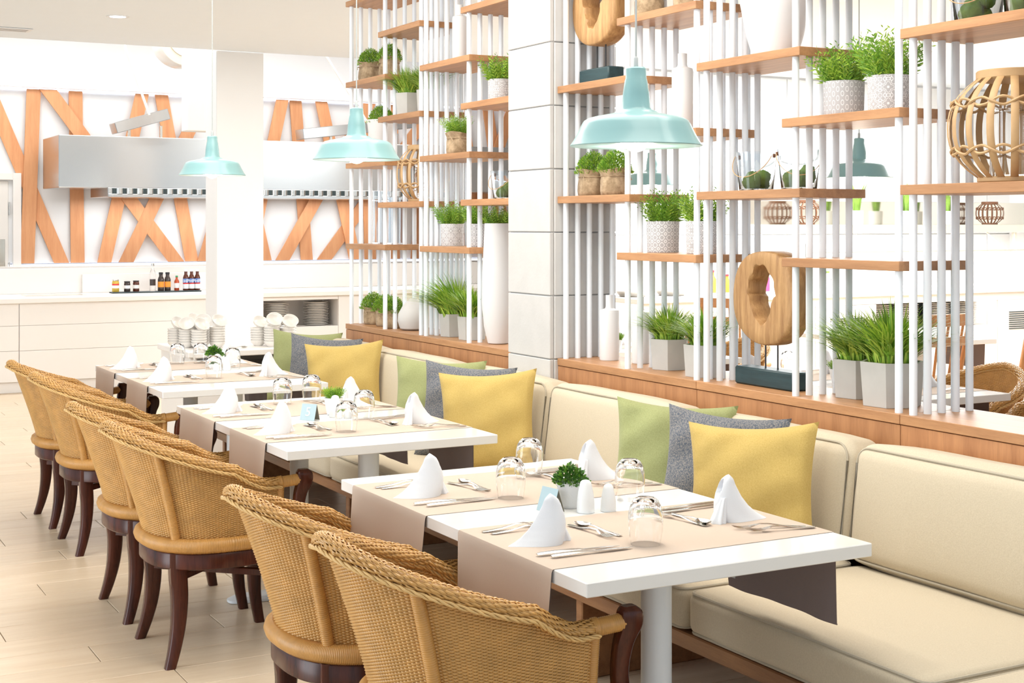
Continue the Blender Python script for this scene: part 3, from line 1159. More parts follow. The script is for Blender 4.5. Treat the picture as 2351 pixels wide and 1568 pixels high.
TABLE_LABELS = ['white dining table farthest from plate cabinet, below a teal pendant', 'white dining table in the middle of the bench row, with number card',
                'white dining table beside plate cabinet at the bench end']
for ti, T in enumerate(TABLES):
    X0, X1 = T['X0'], T['X0'] + 0.8
    make_table(TABLE_LABELS[ti], X0, T['Y0'], T['Y1'], T['py'])
    for ri, rc in enumerate(T['rc']):
        rlab = 'beige cloth runner across %s, on its side %s plate cabinet' % (T['nm'], 'toward' if ri == 0 else 'away from')
        make_runner(rlab, X0, X1, rc, T['rw'][ri], 0.225, 'beige table runners', ti * 2 + ri, tagged=(ti == 0 and ri == 1))
        rn = 'runner nearer cabinet' if ri == 0 else 'runner away from cabinet'
        setting(T['nm'], X0, X1, rc, False, rn, ti + ri)
        setting(T['nm'], X0, X1, rc, True, rn, ti + ri)
    for gi, (gx, gy) in enumerate(T['gl']):
        w = ('chair' if gi in ((0, 3) if ti == 0 else (0, 2)) else 'bench') + ' side, ' + ('runner nearer cabinet' if gi < 2 else 'runner away from cabinet')
        piece('tumbler', GLASS_ME, gx, gy, 0, 'upturned glass tumbler on %s, %s' % (T['nm'], w), 'glass', 'upturned glass tumblers')
    small_pot(*T['pot'], 'small leafy plant in white ribbed pot on ' + T['nm'], SPRIG if ti == 1 else BOXWOOD)
    shaker(*T['salt'], 0.086, 0.0235, 'taller white salt shaker on ' + T['nm'])
    shaker(*T['pep'], 0.072, 0.0205, 'shorter white pepper shaker on ' + T['nm'])
    if T['sign']:
        tent_card(*T['sign'], 'folded metal tent card%s on %s' % (' with number five' if ti == 1 else '', T['nm']), '5' if ti == 1 else None)

# ------------------------------------------------------------------ wicker tub chair (faces +x, origin on the floor between the legs)
ZS, ZB, ZA = 0.425, 0.806, 0.606
SP = 0.56
def plan(s, e):
    """point of the shell in plan: s along the U from near arm (-1) round the back (0) to the far arm (1), e flare 0..1"""
    w = 0.243 + 0.042 * e
    b = 0.232 + 0.125 * e
    cx = -0.03
    a = abs(s)
    sg = 1 if s >= 0 else -1
    if a <= SP:
        an = a / SP * pi / 2
        ca, sa = cos(an), sin(an)
        ca = ca ** 0.85
        sa = sa ** 0.95
        return (cx - b * ca, sg * w * sa)
    t = (a - SP) / (1 - SP)
    return (cx + t * 0.170, sg * (w - 0.012 * t))

def flare(z):
    t = max(0.0, (z - ZS) / (ZB - ZS))
    return t ** 1.15

def rim_z(s):
    g = 1 - abs(s)
    g = max(0.0, (g - 0.13) / 0.87)
    return ZA + (ZB - ZA) * (0.6 * smooth01(g) + 0.4 * g ** 1.15)

def shell(s, z, off=0.0):
    x, y = plan(s, flare(z))
    if off:
        x1, y1 = plan(max(-1, s - 0.01), flare(z))
        x2, y2 = plan(min(1, s + 0.01), flare(z))
        tx, ty = x2 - x1, y2 - y1
        l = sqrt(tx * tx + ty * ty)
        # outward is to the left of travel near arm -> back -> far arm, i.e. away from the seat
        nx, ny = -ty / l, tx / l
        if nx * (x + 0.0) + ny * y < 0:
            nx, ny = -nx, -ny
        x += nx * off
        y += ny * off
    return (x, y, z)

WRAP = (0.0, 0.0007, 0.0012, 0.0007)
def make_chair(label, group):
    t = thing('wicker_chair', label, 'chair', group=group)
    # woven shell: horizontal strands passing in front of and behind upright stakes
    NST = 102
    pitch = 0.0036
    mb = MB()
    nrow = int((ZB - ZS) / pitch)
    # arc-length parameterisation so that the stakes are evenly spaced
    K = 400
    pts = [shell(-1 + 2 * i / K, 0.62) for i in range(K + 1)]
    acc = [0.0]
    for i in range(K):
        acc.append(acc[-1] + sqrt((pts[i + 1][0] - pts[i][0]) ** 2 + (pts[i + 1][1] - pts[i][1]) ** 2))
    def s_at(f):
        d = f * acc[-1]
        lo, hi = 0, K
        while hi - lo > 1:
            m = (lo + hi) // 2
            if acc[m] <= d:
                lo = m
            else:
                hi = m
        return -1 + 2 * (lo + (d - acc[lo]) / max(1e-9, acc[hi] - acc[lo])) / K
    SV = [s_at(i / (2.0 * NST)) for i in range(2 * NST + 1)]
    for i in range(nrow):
        z = ZS + 0.002 + i * pitch
        run = []
        for j, s in enumerate(SV):
            if z > rim_z(s) - 0.004:
                if len(run) > 2:
                    mb.loft(run, True)
                run = []
                continue
            off = 0.0040 * cos(pi * (j / 2.0 + i))
            c = Vector(shell(s, z, off))
            o = Vector(shell(s, z, off + 0.0022))
            nrm = o - c
            zz = Vector((0, 0, pitch * 0.72))
            run.append([tuple(c + nrm), tuple(c + zz), tuple(c - nrm), tuple(c - zz)])
        if len(run) > 2:
            mb.loft(run, True)
    for j in range(0, 2 * NST + 1, 2):
        s = SV[j]
        zt = rim_z(s)
        mb.tube([shell(s, ZS + (zt - ZS) * k / 5) for k in range(6)], 0.0021, 4)
    me = mb.mesh('woven_shell', 'rattan', angle=75)
    obj('woven_shell', me, t)
    # rolled, woven rim band
    mb = MB()
    NS = 150
    rows = 21
    R0 = 0.0180
    def rim_frame(s):
        z = rim_z(s)
        p = Vector(shell(s, z, 0.006))
        ds = 0.01
        q = Vector(shell(min(1, s + ds), rim_z(min(1, s + ds)), 0.006)) - Vector(shell(max(-1, s - ds), rim_z(max(-1, s - ds)), 0.006))
        q.normalize()
        o = Vector(shell(s, z, 0.02)) - Vector(shell(s, z, 0.0))
        o = (o - q * o.dot(q)).normalized()
        u = o.cross(q)
        if u.z < 0:
            u = -u
        return p, q, o, u
    FR = [rim_frame(SV[int(i * 2 * NST / NS)]) for i in range(NS + 1)]
    for k in range(rows):
        a0 = 2 * pi * k / rows
        run = []
        for i in range(2 * NS + 1):
            f0 = FR[i // 2]
            f1 = FR[min(NS, (i + 1) // 2)]
            p = (f0[0] + f1[0]) / 2
            o, u = f0[2], f0[3]
            a = a0 + i * 0.045
            rr = R0 + 0.0024 * cos(pi * (i / 3.0 + k))
            c = p + o * (cos(a) * rr * 1.15) + u * (sin(a) * rr * 0.95 + 0.004)
            n = (o * cos(a) + u * sin(a)) * 0.0022
            tg = (-o * sin(a) + u * cos(a)) * 0.0028
            run.append([tuple(c + n), tuple(c + tg), tuple(c - n), tuple(c - tg)])
        mb.loft(run, True)
    mb.tube([tuple(f[0] + f[3] * 0.004) for f in FR[::2]], 0.0160, 8)
    me = mb.mesh('rim', 'rattan', angle=75)
    rim = obj('rim', me, t)
    # braided cord under the outer side of the rim
    for side, off in ((1, 0.0245), (-1, -0.014)):
        mb = MB()
        for ph in (0, 2 * pi / 3, 4 * pi / 3):
            path = []
            for i in range(2 * NS + 1):
                f = FR[i // 2]
                g = FR[min(NS, i // 2 + (i % 2))]
                p = (f[0] + g[0]) / 2
                an = i * 0.42 + ph
                path.append(tuple(p + f[2] * (off + 0.0034 * cos(an)) + f[3] * (-0.009 + 0.0034 * sin(an))))
            mb.tube(path, 0.0031, 5)
        mb.build('braid', 'rattan_light', rim, angle=75)
    # wrapped uprights on the outside of the back
    for s in (-0.29, 0.29):
        mb = MB()
        path, rad = [], []
        zt = rim_z(s) - 0.012
        n = int((zt - ZS) / 0.00125)
        for i in range(n + 1):
            z = ZS - 0.01 + (zt - ZS + 0.01) * i / n
            path.append(shell(s, z, 0.0105))
            rad.append(0.0152 + WRAP[i % 4])
        mb.tube(path, rad, 10, up=(1, 0, 0))
        mb.build('wrapped_upright', 'rattan_wrap', t, angle=75)
    for sg in (-1, 1):
        mb = MB()
        path, rad = [], []
        for i in range(145):
            z = ZS - 0.01 + (ZA - ZS - 0.005) * i / 144
            x, y, _ = shell(sg * 1.0, z, 0)
            path.append((x + 0.008, y, z))
            rad.append(0.0112 + WRAP[i % 4])
        mb.tube(path, rad, 9, up=(1, 0, 0))
        mb.build('wrapped_upright', 'rattan_wrap', t, angle=75)
    # wrapped seat ring
    mb = MB()
    def ring_pt(a, grow=0.0):
        c_, s_ = cos(a), sin(a)
        rx = (0.232 if c_ < 0 else 0.255) + grow
        ry = 0.248 + grow
        return (-0.03 + rx * (abs(c_) ** 0.82) * (1 if c_ > 0 else -1), ry * (abs(s_) ** 0.82) * (1 if s_ > 0 else -1))
    path, rad = [], []
    n = 1240
    for i in range(n):
        a = 2 * pi * (i + 0.5) / n
        x, y = ring_pt(a, 0.004)
        path.append((x, y, 0.412))
        rad.append(0.0248 + WRAP[i % 4] * 1.2)
    mb.tube(path, rad, 10, loop=True)
    mb.build('seat_ring', 'rattan_wrap', t, angle=75)
    # woven seat panel
    mb = MB()
    rings = []
    for k, (g, z) in enumerate(((0.0, 0.418), (-0.05, 0.424), (-0.12, 0.426), (-0.20, 0.424), (-0.245, 0.423))):
        rings.append([(*ring_pt(2 * pi * (j + 0.5) / 40, g), z) for j in range(40)])
    mb.loft(rings)
    mb.build('seat', 'rattan', t)
    # dark wooden seat frame
    mb = MB()
    rings = []
    for g, z in ((-0.03, 0.328), (0.006, 0.330), (0.010, 0.334), (0.010, 0.381), (0.004, 0.388), (-0.03, 0.388)):
        rings.append([(*ring_pt(2 * pi * (j + 0.5) / 72, g), z) for j in range(72)])
    mb.loft(rings, False, True, 0, True)
    mb.build('seat_frame', 'mahogany', t, angle=45, recalc=True)
    # legs: square tapered, bowed
    def leg(stations, name='leg'):
        mb = MB()
        rings = []
        for (x, y, z, hx, hy) in stations:
            c = 0.3
            rings.append([(x + hx, y + hy * c * 0 + hy * 0.7, z), (x + hx * 0.7, y + hy, z), (x - hx * 0.7, y + hy, z), (x - hx, y + hy * 0.7, z),
                          (x - hx, y - hy * 0.7, z), (x - hx * 0.7, y - hy, z), (x + hx * 0.7, y - hy, z), (x + hx, y - hy * 0.7, z)])
        mb.loft(rings)
        return mb.build(name, 'mahogany', t, angle=50, recalc=True)
    def interp(keys, n):
        out = []
        for i in range(n + 1):
            f = i / n * (len(keys) - 1)
            k = min(len(keys) - 2, int(f))
            u = f - k
            p0, p1, p2, p3 = keys[max(0, k - 1)], keys[k], keys[k + 1], keys[min(len(keys) - 1, k + 2)]
            out.append(tuple(0.5 * (2 * b + (c - a) * u + (2 * a - 5 * b + 4 * c - d) * u * u + (3 * b - a - 3 * c + d) * u ** 3) for a, b, c, d in zip(p0, p1, p2, p3)))
        return out
    for sg in (-1, 1):
        leg(interp([(-0.196, sg * 0.172, 0.387, 0.029, 0.024), (-0.196, sg * 0.173, 0.31, 0.029, 0.024), (-0.192, sg * 0.176, 0.23, 0.027, 0.023), (-0.198, sg * 0.184, 0.14, 0.0235, 0.021),
                    (-0.214, sg * 0.195, 0.06, 0.020, 0.018), (-0.232, sg * 0.205, 0.0, 0.0175, 0.0165)], 16))
        leg(interp([(0.198, sg * 0.200, 0.387, 0.027, 0.022), (0.200, sg * 0.200, 0.31, 0.027, 0.022), (0.197, sg * 0.200, 0.2, 0.024, 0.021), (0.203, sg * 0.202, 0.1, 0.020, 0.018), (0.220, sg * 0.205, 0.0, 0.0175, 0.0165)], 14))
        # arm post rising from the front of the frame
        leg(interp([(0.222, sg * 0.222, 0.345, 0.022, 0.018), (0.228, sg * 0.232, 0.42, 0.020, 0.018), (0.212, sg * 0.248, 0.50, 0.018, 0.017), (0.214, sg * 0.260, 0.565, 0.021, 0.018),
                    (0.226, sg * 0.267, 0.605, 0.026, 0.0205), (0.226, sg * 0.269, 0.638, 0.026, 0.0205), (0.222, sg * 0.269, 0.653, 0.016, 0.012)], 22), 'arm_post')
        # wrapped dowel between the rim and the post
        mb = MB()
        p0 = Vector(shell(sg * 1.0, ZA, 0.006)) + Vector((-0.006, 0, 0.003))
        p1 = Vector((0.212, sg * 0.268, 0.618))
        path = [tuple(p0.lerp(p1, i / 64)) for i in range(65)]
        rad = [(0.0225 if i < 13 else 0.0195) + WRAP[i % 4] for i in range(65)]
        mb.tube(path, rad, 12)
        mb.build('arm_dowel', 'rattan_wrap', t, angle=75)
    # stretchers
    for a, b in (((-0.20, -0.17), (0.20, 0.20)), ((-0.20, 0.17), (0.20, -0.20))):
        mb = MB()
        d = Vector((b[0] - a[0], b[1] - a[1], 0))
        L = d.length
        mm = Matrix.Translation((a[0], a[1], 0.295 if a[1] < 0 else 0.272)) @ Matrix.Rotation(atan2(d.y, d.x), 4, 'Z')
        mb.box((0, -0.011, -0.0115), (L, 0.011, 0.0115), 0.002, mat=mm)
        mb.build('stretcher', 'mahogany', t, angle=40)
    return t

CH = [
    (1.54, 2.962, 0.0, 'wicker tub chair at table farthest from plate cabinet, on its open side'),
    (1.535, 3.615, 0.0, 'wicker tub chair at table farthest from plate cabinet, next to the middle table'),
    (1.52, 5.01, 0.0, 'wicker tub chair at the middle table, runner away from plate cabinet'),
    (1.525, 5.63, 0.0, 'wicker tub chair at the middle table, runner nearer plate cabinet'),
    (1.595, 6.84, 0.0, 'wicker tub chair at table beside plate cabinet, next to the middle table'),
    (1.60, 7.50, 0.0, 'wicker tub chair at table beside plate cabinet, nearest the kitchen'),
]
chair0 = make_chair(CH[0][3], 'wicker chairs along the bench tables')
chair0.location = (CH[0][0], CH[0][1], 0)
for x, y, rz, lab in CH[1:]:
    dup(chair0, (x, y, 0), rz, lab)
REAR = [
    (5.12, 5.02, pi, 'wicker tub chair behind the partition, at the rear table with napkin, inner place'),
    (5.14, 4.38, pi - 0.1, 'wicker tub chair behind the partition, at the open end of rear table'),
    (5.10, 6.95, pi, 'wicker tub chair behind the partition, at the farther rear table'),
    (5.10, 7.60, pi + 0.1, 'wicker tub chair behind the partition, at far end of farther rear table'),
]
for x, y, rz, lab in REAR:
    dup(chair0, (x, y, 0), rz, lab, 'wicker chairs behind the partition')

# ------------------------------------------------------------------ pendant lamps
def pendant(x, y, z, label, sc=1.0):
    t = thing('pendant_lamp', label, 'lamp', (x, y, z), group='teal pendant lamps')
    mb = MB()
    prof = [(0.1655, 0.0), (0.1668, 0.002), (0.1580, 0.014), (0.146, 0.036), (0.137, 0.055), (0.131, 0.064), (0.121, 0.070), (0.102, 0.075), (0.064, 0.082), (0.055, 0.085), (0.052, 0.088), (0.040, 0.092), (0.036, 0.098),
            (0.0335, 0.130), (0.0285, 0.165), (0.0275, 0.167), (0.0275, 0.1685), (0.0265, 0.170), (0.0255, 0.195), (0.022, 0.199), (0.004, 0.200)]
    mb.lathe(prof, 56)
    shade = mb.build('shade', 'teal', t, angle=35)
    mb = MB()
    mb.lathe([(0.1650, 0.0004), (0.156, 0.014), (0.144, 0.036), (0.134, 0.055), (0.100, 0.071), (0.036, 0.082), (0.030, 0.120), (0.001, 0.122)], 56, cap=False)
    mb.build('shade_lining', 'lamp_inner', shade, angle=50)
    mb = MB()
    n = 24
    prof = [(0.014, 0.070), (0.016, 0.055), (0.030, 0.030)]
    for k in range(9):
        a = pi * (0.30 + 0.70 * k / 8) - pi / 2 + 0
        prof.append((max(0.0006, 0.036 * cos(-0.2 - 1.35 * k / 8)), 0.014 + 0.036 * sin(-0.2 - 1.37 * k / 8)))
    mb.lathe(prof, n)
    mb.build('bulb', 'bulb', t, angle=70, loc=(0, 0, 0.008))
    mb = MB()
    mb.lathe([(0.006, 0.198), (0.006, 0.222), (0.003, 0.226)], 12)
    mb.tube([(0, 0, 0.21), (0, 0, 2.985 - z)], 0.0026, 8)
    mb.build('cord', 'cord', t)
    mb = MB()
    mb.lathe([(0.045, 2.972 - z), (0.05, 2.985 - z), (0.05, 2.999 - z)], 24)
    mb.build('ceiling_rose', 'white_metal', t)
    l = bpy.data.lights.new('pendant_bulb', 'POINT')
    l.energy = 6
    l.color = (1.0, 0.90, 0.76)
    l.shadow_soft_size = 0.04
    lo = bpy.data.objects.new('pendant_bulb', l)
    COL.objects.link(lo)
    lo.parent = t
    lo.location = (0, 0, -0.03)
    return t
pendant(1.984, 2.996, 1.708, 'teal pendant lamp over the table farthest from plate cabinet')
pendant(2.072, 5.054, 1.757, 'teal pendant lamp over the middle table')
pendant(2.10, 7.031, 1.757, 'teal pendant lamp over the table beside plate cabinet')
pendant(4.948, 5.448, 1.745, 'teal pendant lamp behind the partition, over the rear table with napkin')
pendant(4.85, 7.15, 1.745, 'teal pendant lamp behind the partition, over the farther rear table')

# ------------------------------------------------------------------ things on the partition shelves
SX = 3.35
BUSH = [leaf_ball(20 + k, 1700, 0.086, 0.105, -0.012, 0.0145, 0.0026, up=0.8).mesh('foliage', ['bush', 'bush_light'], smooth=False) for k in range(2)]
FERN = [twiggy(30 + k, 150, 0.05, 0.165, -0.005, 12, 0.024, 0.0024, 0.55).mesh('foliage', ['bush', 'bush_light'], smooth=False) for k in range(3)]
GRASS = [grass_tuft(40 + k, 620, 0.060, 0.20, -0.01, 1.15, 0.0036).mesh('foliage', ['grass', 'grass_light'], smooth=False) for k in range(3)]
GRASS_LEAN = grass_tuft(47, 420, 0.06, 0.24, -0.01, 1.0, 0.004, (-0.25, 0.55)).mesh('foliage', ['grass', 'grass_light'], smooth=False)

def sack_pot(x, y, z, rad, h, label, leaf=None, seed=0, ls=1.0, rz=0.0):
    t = thing('burlap_pot', label, 'plant', (x, y, z + 0.0008), rz, group='plants in burlap sacks')
    rng = random.Random(seed)
    ph = [rng.uniform(0, 6) for _ in range(4)]
    mb = MB()
    N = 44
    rings = []
    for f, s in ((0.0, 0.86), (0.03, 0.96), (0.2, 1.0), (0.4, 0.98), (0.6, 0.95), (0.72, 0.90), (0.82, 0.93), (0.93, 1.02), (1.0, 1.06), (1.0, 1.0), (0.9, 0.92), (0.86, 0.05)):
        r = []
        for j in range(N):
            a = 2 * pi * j / N
            w = s * rad * (1 + (0.05 * sin(3 * a + ph[0] + 2 * f) + 0.03 * sin(7 * a + ph[1] - 5 * f) + 0.018 * sin(12 * a + ph[2])) * (0.35 + f))
            r.append((w * cos(a), w * sin(a), f * h + 0.006 * f * sin(2 * a + ph[3])))
        rings.append(r)
    mb.loft(rings)
    mb.build('sack', 'burlap', t, angle=60)
    mb = MB()
    mb.tube([(rad * 0.95 * cos(2 * pi * k / 30), rad * 0.95 * sin(2 * pi * k / 30), 0.74 * h) for k in range(30)], 0.0025, 5, loop=True)
    a = rng.uniform(2.6, 4.4)
    mb.tube([(rad * 0.96 * cos(a), rad * 0.96 * sin(a), 0.74 * h), (rad * 1.12 * cos(a + .1), rad * 1.12 * sin(a + .1), 0.70 * h), (rad * 1.16 * cos(a + .2), rad * 1.16 * sin(a + .2), 0.58 * h)], 0.0025, 5)
    mb.build('tie', 'burlap', t)
    if leaf:
        o = obj('foliage', leaf, t, (0, 0, 0.93 * h))
        o.scale = (ls, ls, ls)
    return t

def pattern_pot(y, z, rad, h, mat, label, leaf, x=SX, ls=1.0):
    t = thing('patterned_pot', label, 'plant', (x, y, z + 0.0008), random.Random(label).uniform(0, 6), group='plants in grey and white patterned pots')
    mb = MB()
    mb.lathe([(rad * 0.94, 0), (rad * 0.955, 0.004), (rad, h - 0.004), (rad, h), (rad - 0.006, h), (rad - 0.008, h - 0.02), (0.002, h - 0.02)], 48)
    mb.build('pot', mat, t, angle=35)
    o = obj('foliage', leaf, t, (0, 0, h - 0.012))
    o.scale = (ls, ls, ls)
    return t

def hex_planter(x, y, z, rad, h, label, leaf, rz=0.0, ls=1.0):
    t = thing('concrete_planter', label, 'plant', (x, y, z + 0.0008), rz, group='grass in concrete planters')
    mb = MB()
    rings = []
    for r, zz in ((rad * 0.90, 0), (rad * 0.905, 0.003), (rad, h - 0.002), (rad * 0.995, h), (rad - 0.011, h), (rad - 0.014, h - 0.025), (0.004, h - 0.025)):
        rings.append([(r * cos(2 * pi * (j + 0.5) / 6), r * sin(2 * pi * (j + 0.5) / 6), zz) for j in range(6)])
    mb.loft(rings)
    mb.build('planter', 'concrete', t, smooth=False)
    o = obj('foliage', leaf, t, (0, 0, h - 0.01))
    o.scale = (ls, ls, ls)
    return t

def simple_lathe(name, prof, mat, x, y, z, label, cat, n=40, group=None, angle=40, recalc=False):
    mb = MB()
    mb.lathe(prof, n)
    o = mb.build(name, mat, None, angle=angle, loc=(x, y, z + 0.0008), recalc=recalc)
    return tag(o, label, cat, group)

def bottle_prof(r, hb, rn, h):
    return [(r * 0.96, 0), (r, 0.006), (r, hb - 0.012), (r * 0.96, hb - 0.003), (r * 0.75, hb), (rn + 0.003, hb + 0.004), (rn, hb + 0.012), (rn, h), (rn - 0.003, h), (rn - 0.004, h - 0.03), (0.001, h - 0.03)]

def moss_bucket(y, z, rad, h, label, mat='glass_blue', handle=True, x=SX, rz=0.3, mh=0.5):
    t = thing('glass_bucket', label, 'jar', (x, y, z + 0.0008), rz, group='glass buckets with moss')
    mb = MB()
    th = 0.003
    prof = [(0.001, 0), (rad * 0.78, 0), (rad * 0.82, 0.004), (rad, h), (rad - th, h), (rad * 0.82 - th, 0.008), (0.001, 0.008)]
    n = 40
    rings = [[(r * cos(2 * pi * j / n), r * sin(2 * pi * j / n), zz) for j in range(n)] for r, zz in prof]
    mb.loft(rings, cap=False, loop=True)
    mb.build('bucket', mat, t, angle=40, recalc=True)
    rng = random.Random(label)
    for k in range(4):
        mb = MB()
        r0 = rad * rng.uniform(0.34, 0.42)
        a = 2 * pi * k / 4 + rng.uniform(-.3, .3)
        rings = []
        for i in range(9):
            el = -pi / 2 + pi * i / 8
            ring = []
            for j in range(16):
                b = 2 * pi * j / 16
                w = r0 * (1 + 0.12 * sin(3 * b + k + 4 * el) + rng.uniform(-.05, .05))
                ring.append((w * cos(el) * cos(b), w * cos(el) * sin(b), w * sin(el) * 1.05))
            rings.append(ring)
        mb.loft(rings, False)
        rr = rad * 0.36
        mb.build('moss_ball', 'moss', t, angle=80, loc=(rr * cos(a), rr * sin(a), 0.010 + r0 * 1.0 + (h * (mh - 0.4) if k == 3 else 0)))
    if handle:
        for sg in (-1, 1):
            mb = MB()
            mb.box((-0.006, sg * (rad + 0.001) - 0.004, h - 0.022), (0.006, sg * (rad + 0.001) + 0.004, h - 0.008), 0.002)
            mb.build('handle_knob', 'dark_wicker', t)
        mb = MB()
        path = []
        for k in range(21):
            a = pi * k / 20
            path.append((-0.02 - 0.45 * h * sin(a), rad * 1.05 * cos(a), h - 0.015 - 0.55 * h * sin(a)))
        mb.tube(path, 0.0016, 6)
        mb.build('bail', 'bamboo', t)
    return t

def lantern(x, y, z, rad, h, label, mat='bamboo', nr=18, jar=True, group='bamboo lanterns', wr=0.014):
    t = thing('lantern', label, 'lantern', (x, y, z + 0.0008), 0.2, group=group)
    def prof(f):
        # radius of the cage at height fraction
        return rad * (0.52 + 0.48 * (1 - abs(2 * f - 1) ** 2.4))
    for k in range(nr):
        mb = MB()
        a = 2 * pi * k / nr
        rings = []
        for i in range(13):
            f = i / 12
            r = prof(f)
            zz = 0.012 + (h - 0.03) * f
            ca, sa = cos(a), sin(a)
            w = wr / 2
            p = [(r - 0.0015, -w), (r + 0.0015, -w * .8), (r + 0.0015, w * .8), (r - 0.0015, w)]
            rings.append([(u * ca - v * sa, u * sa + v * ca, zz) for u, v in p])
        mb.loft(rings)
        mb.build('rib', mat, t, angle=60)
    for f0 in (0.27, 0.73):
        mb = MB()
        for ph in (0, pi):
            path = []
            m = nr * 6
            for i in range(m):
                a = 2 * pi * i / m
                r = prof(f0) + 0.0045 * cos(nr * a / 1.0 + ph)
                zz = 0.012 + (h - 0.03) * f0 + 0.012 * sin(nr * a / 2.0 + ph)
                path.append((r * cos(a), r * sin(a), zz))
            mb.tube(path, 0.0042, 5, loop=True)
        mb.build('woven_band', mat, t, angle=70)
    mb = MB()
    r1 = prof(1.0)
    mb.lathe([(r1 + 0.004, h - 0.03), (r1 + 0.010, h - 0.024), (r1 + 0.010, h - 0.004), (r1 + 0.006, h), (r1 - 0.006, h), (r1 - 0.008, h - 0.028)], 40)
    mb.build('collar', mat, t)
    mb = MB()
    mb.lathe([(r1 + 0.002, 0), (r1 + 0.006, 0.004), (r1 + 0.006, 0.014), (r1, 0.018), (0.002, 0.018)], 40)
    mb.build('base', mat, t)
    if jar:
        mb = MB()
        n = 32
        rj, hj = rad * 0.36, h * 0.58
        pr = [(0.001, 0), (rj, 0), (rj, hj), (rj * 0.9, hj + 0.006), (rj * 0.92, hj + 0.018), (rj * 0.88, hj + 0.018), (rj * 0.86, hj + 0.004), (rj - 0.003, hj - 0.002), (rj - 0.003, 0.004), (0.001, 0.004)]
        mb.loft([[(r * cos(2 * pi * j / n), r * sin(2 * pi * j / n), zz) for j in range(n)] for r, zz in pr], cap=False, loop=True)
        mb.build('candle_glass', 'glass', t, angle=40, recalc=True, loc=(0, 0, 0.019))
    return t

def ring_sculpture(x, y, z, label, hw, hh, hx, hz, base_l, seed, lift=0.10):
    t = thing('ring_sculpture', label, 'sculpture', (x, y, z + 0.0008), group='wooden ring sculptures')
    mb = MB()
    b = base_l / 2
    mb.box((-0.042, -b, 0), (0.042, b, 0.066), 0.006)
    mb.build('base', 'teal_block', t)
    zc = lift + hh
    for yy in (-0.035, 0.035):
        mb = MB()
        mb.tube([(0, yy, 0.06), (0, yy, zc - hh + 0.03)], 0.0032, 8)
        mb.build('pin', 'black', t)
    rng = random.Random(seed)
    ph = [rng.uniform(0, 6) for _ in range(5)]
    mb = MB()
    rings = []
    N, M = 64, 16
    for i in range(N):
        a = 2 * pi * i / N
        wob = 1 + 0.012 * sin(3 * a + ph[0]) + 0.008 * sin(5 * a + ph[1])
        oy = hw * wob * (abs(cos(a)) ** 0.86) * (1 if cos(a) > 0 else -1)
        oz = hh * wob * (abs(sin(a)) ** 0.86) * (1 if sin(a) > 0 else -1)
        win = 1 + 0.04 * sin(4 * a + ph[2]) + 0.03 * sin(9 * a + ph[3])
        iy = hx * win * cos(a) * (0.85 if sin(a) < 0 else 1.05) + 0.008
        iz = hz * win * sin(a) + 0.012
        th = 0.046
        ring = []
        # rounded rectangular section from inner edge to outer edge
        for (u, w) in ((0.0, -0.75), (0.04, -0.97), (0.12, -1.0), (0.5, -1.03), (0.9, -1.0), (0.97, -0.9), (1.0, -0.7), (1.01, 0.0), (1.0, 0.7), (0.97, 0.9), (0.9, 1.0), (0.5, 1.03), (0.12, 1.0), (0.04, 0.97), (0.0, 0.75), (-0.03, 0.0)):
            jit = 0.0022 * sin(11 * a + 9 * w + ph[4]) * (1 if u < 0.1 else 0)
            ring.append((th * w, iy + (oy - iy) * u + jit, zc + iz + (oz - iz) * u + jit))
        rings.append(ring)
    mb.loft(rings, False, True, 0, True)
    mb.build('ring', 'teak', t, angle=50, recalc=True)
    return t

# right of the stone pillar, on the plinth
simple_lathe('bottle', bottle_prof(0.043, 0.222, 0.016, 0.285), 'ceramic', 3.36, 5.285, CAPZ, 'white bottle vase on the plinth, standing against the stone pillar', 'bottle', group='white bottle vases')
simple_lathe('bottle', bottle_prof(0.038, 0.222, 0.015, 0.285), 'ceramic', 3.40, 5.10, CAPZ, 'slimmer white bottle vase on the plinth, next to grass planters', 'bottle', group='white bottle vases')
hex_planter(3.37, 4.84, CAPZ, 0.085, 0.125, 'concrete planter of grass on plinth, beside the white bottle vases', GRASS[0], 0.35, 0.85)
hex_planter(3.33, 4.54, CAPZ, 0.085, 0.125, 'concrete planter of grass on plinth, nearer the standing ring sculpture', GRASS[1], 0.05, 0.85)
ring_sculpture(3.33, 4.13, CAPZ, 'teak ring sculpture on teal block, standing on the plinth', 0.175, 0.172, 0.072, 0.105, 0.335, 3, 0.155)
hex_planter(3.40, 3.745, CAPZ, 0.094, 0.132, 'concrete planter of grass on plinth, just beside the ring sculpture base', GRASS[2], 0.2, 1.0)
hex_planter(3.34, 3.52, CAPZ, 0.108, 0.145, 'larger concrete planter of grass on plinth, farther from ring sculpture', GRASS[0], 0.1, 1.15)
# shelves right of the pillar
sack_pot(3.33, 5.375, 1.635, 0.066, 0.115, 'burlap sack plant on lower shelf, against the stone pillar', BUSH[0], 1, 0.95)
sack_pot(3.31, 5.16, 1.635, 0.066, 0.112, 'burlap sack plant on lower shelf, one step from the stone pillar', BUSH[1], 2, 0.95, 1.0)
ring_sculpture(3.31, 5.27, 2.124, 'teak ring sculpture on dark block, on the high shelf by the pillar', 0.175, 0.172, 0.072, 0.105, 0.24, 9, 0.165)
pattern_pot(4.858, 1.395, 0.068, 0.128, 'pattern_a', 'diamond patterned pot of ferny leaves beside the stone pillar bay', FERN[0])
pattern_pot(4.58, 1.395, 0.068, 0.128, 'pattern_b', 'leaf patterned pot of ferny leaves beside the diamond patterned pot', FERN[1])
simple_lathe('bottle', bottle_prof(0.043, 0.262, 0.019, 0.32), 'ceramic_mat', 3.35, 4.72, 1.88, 'tall white bottle vase alone on a shelf above the patterned pots', 'bottle', group='white bottle vases')
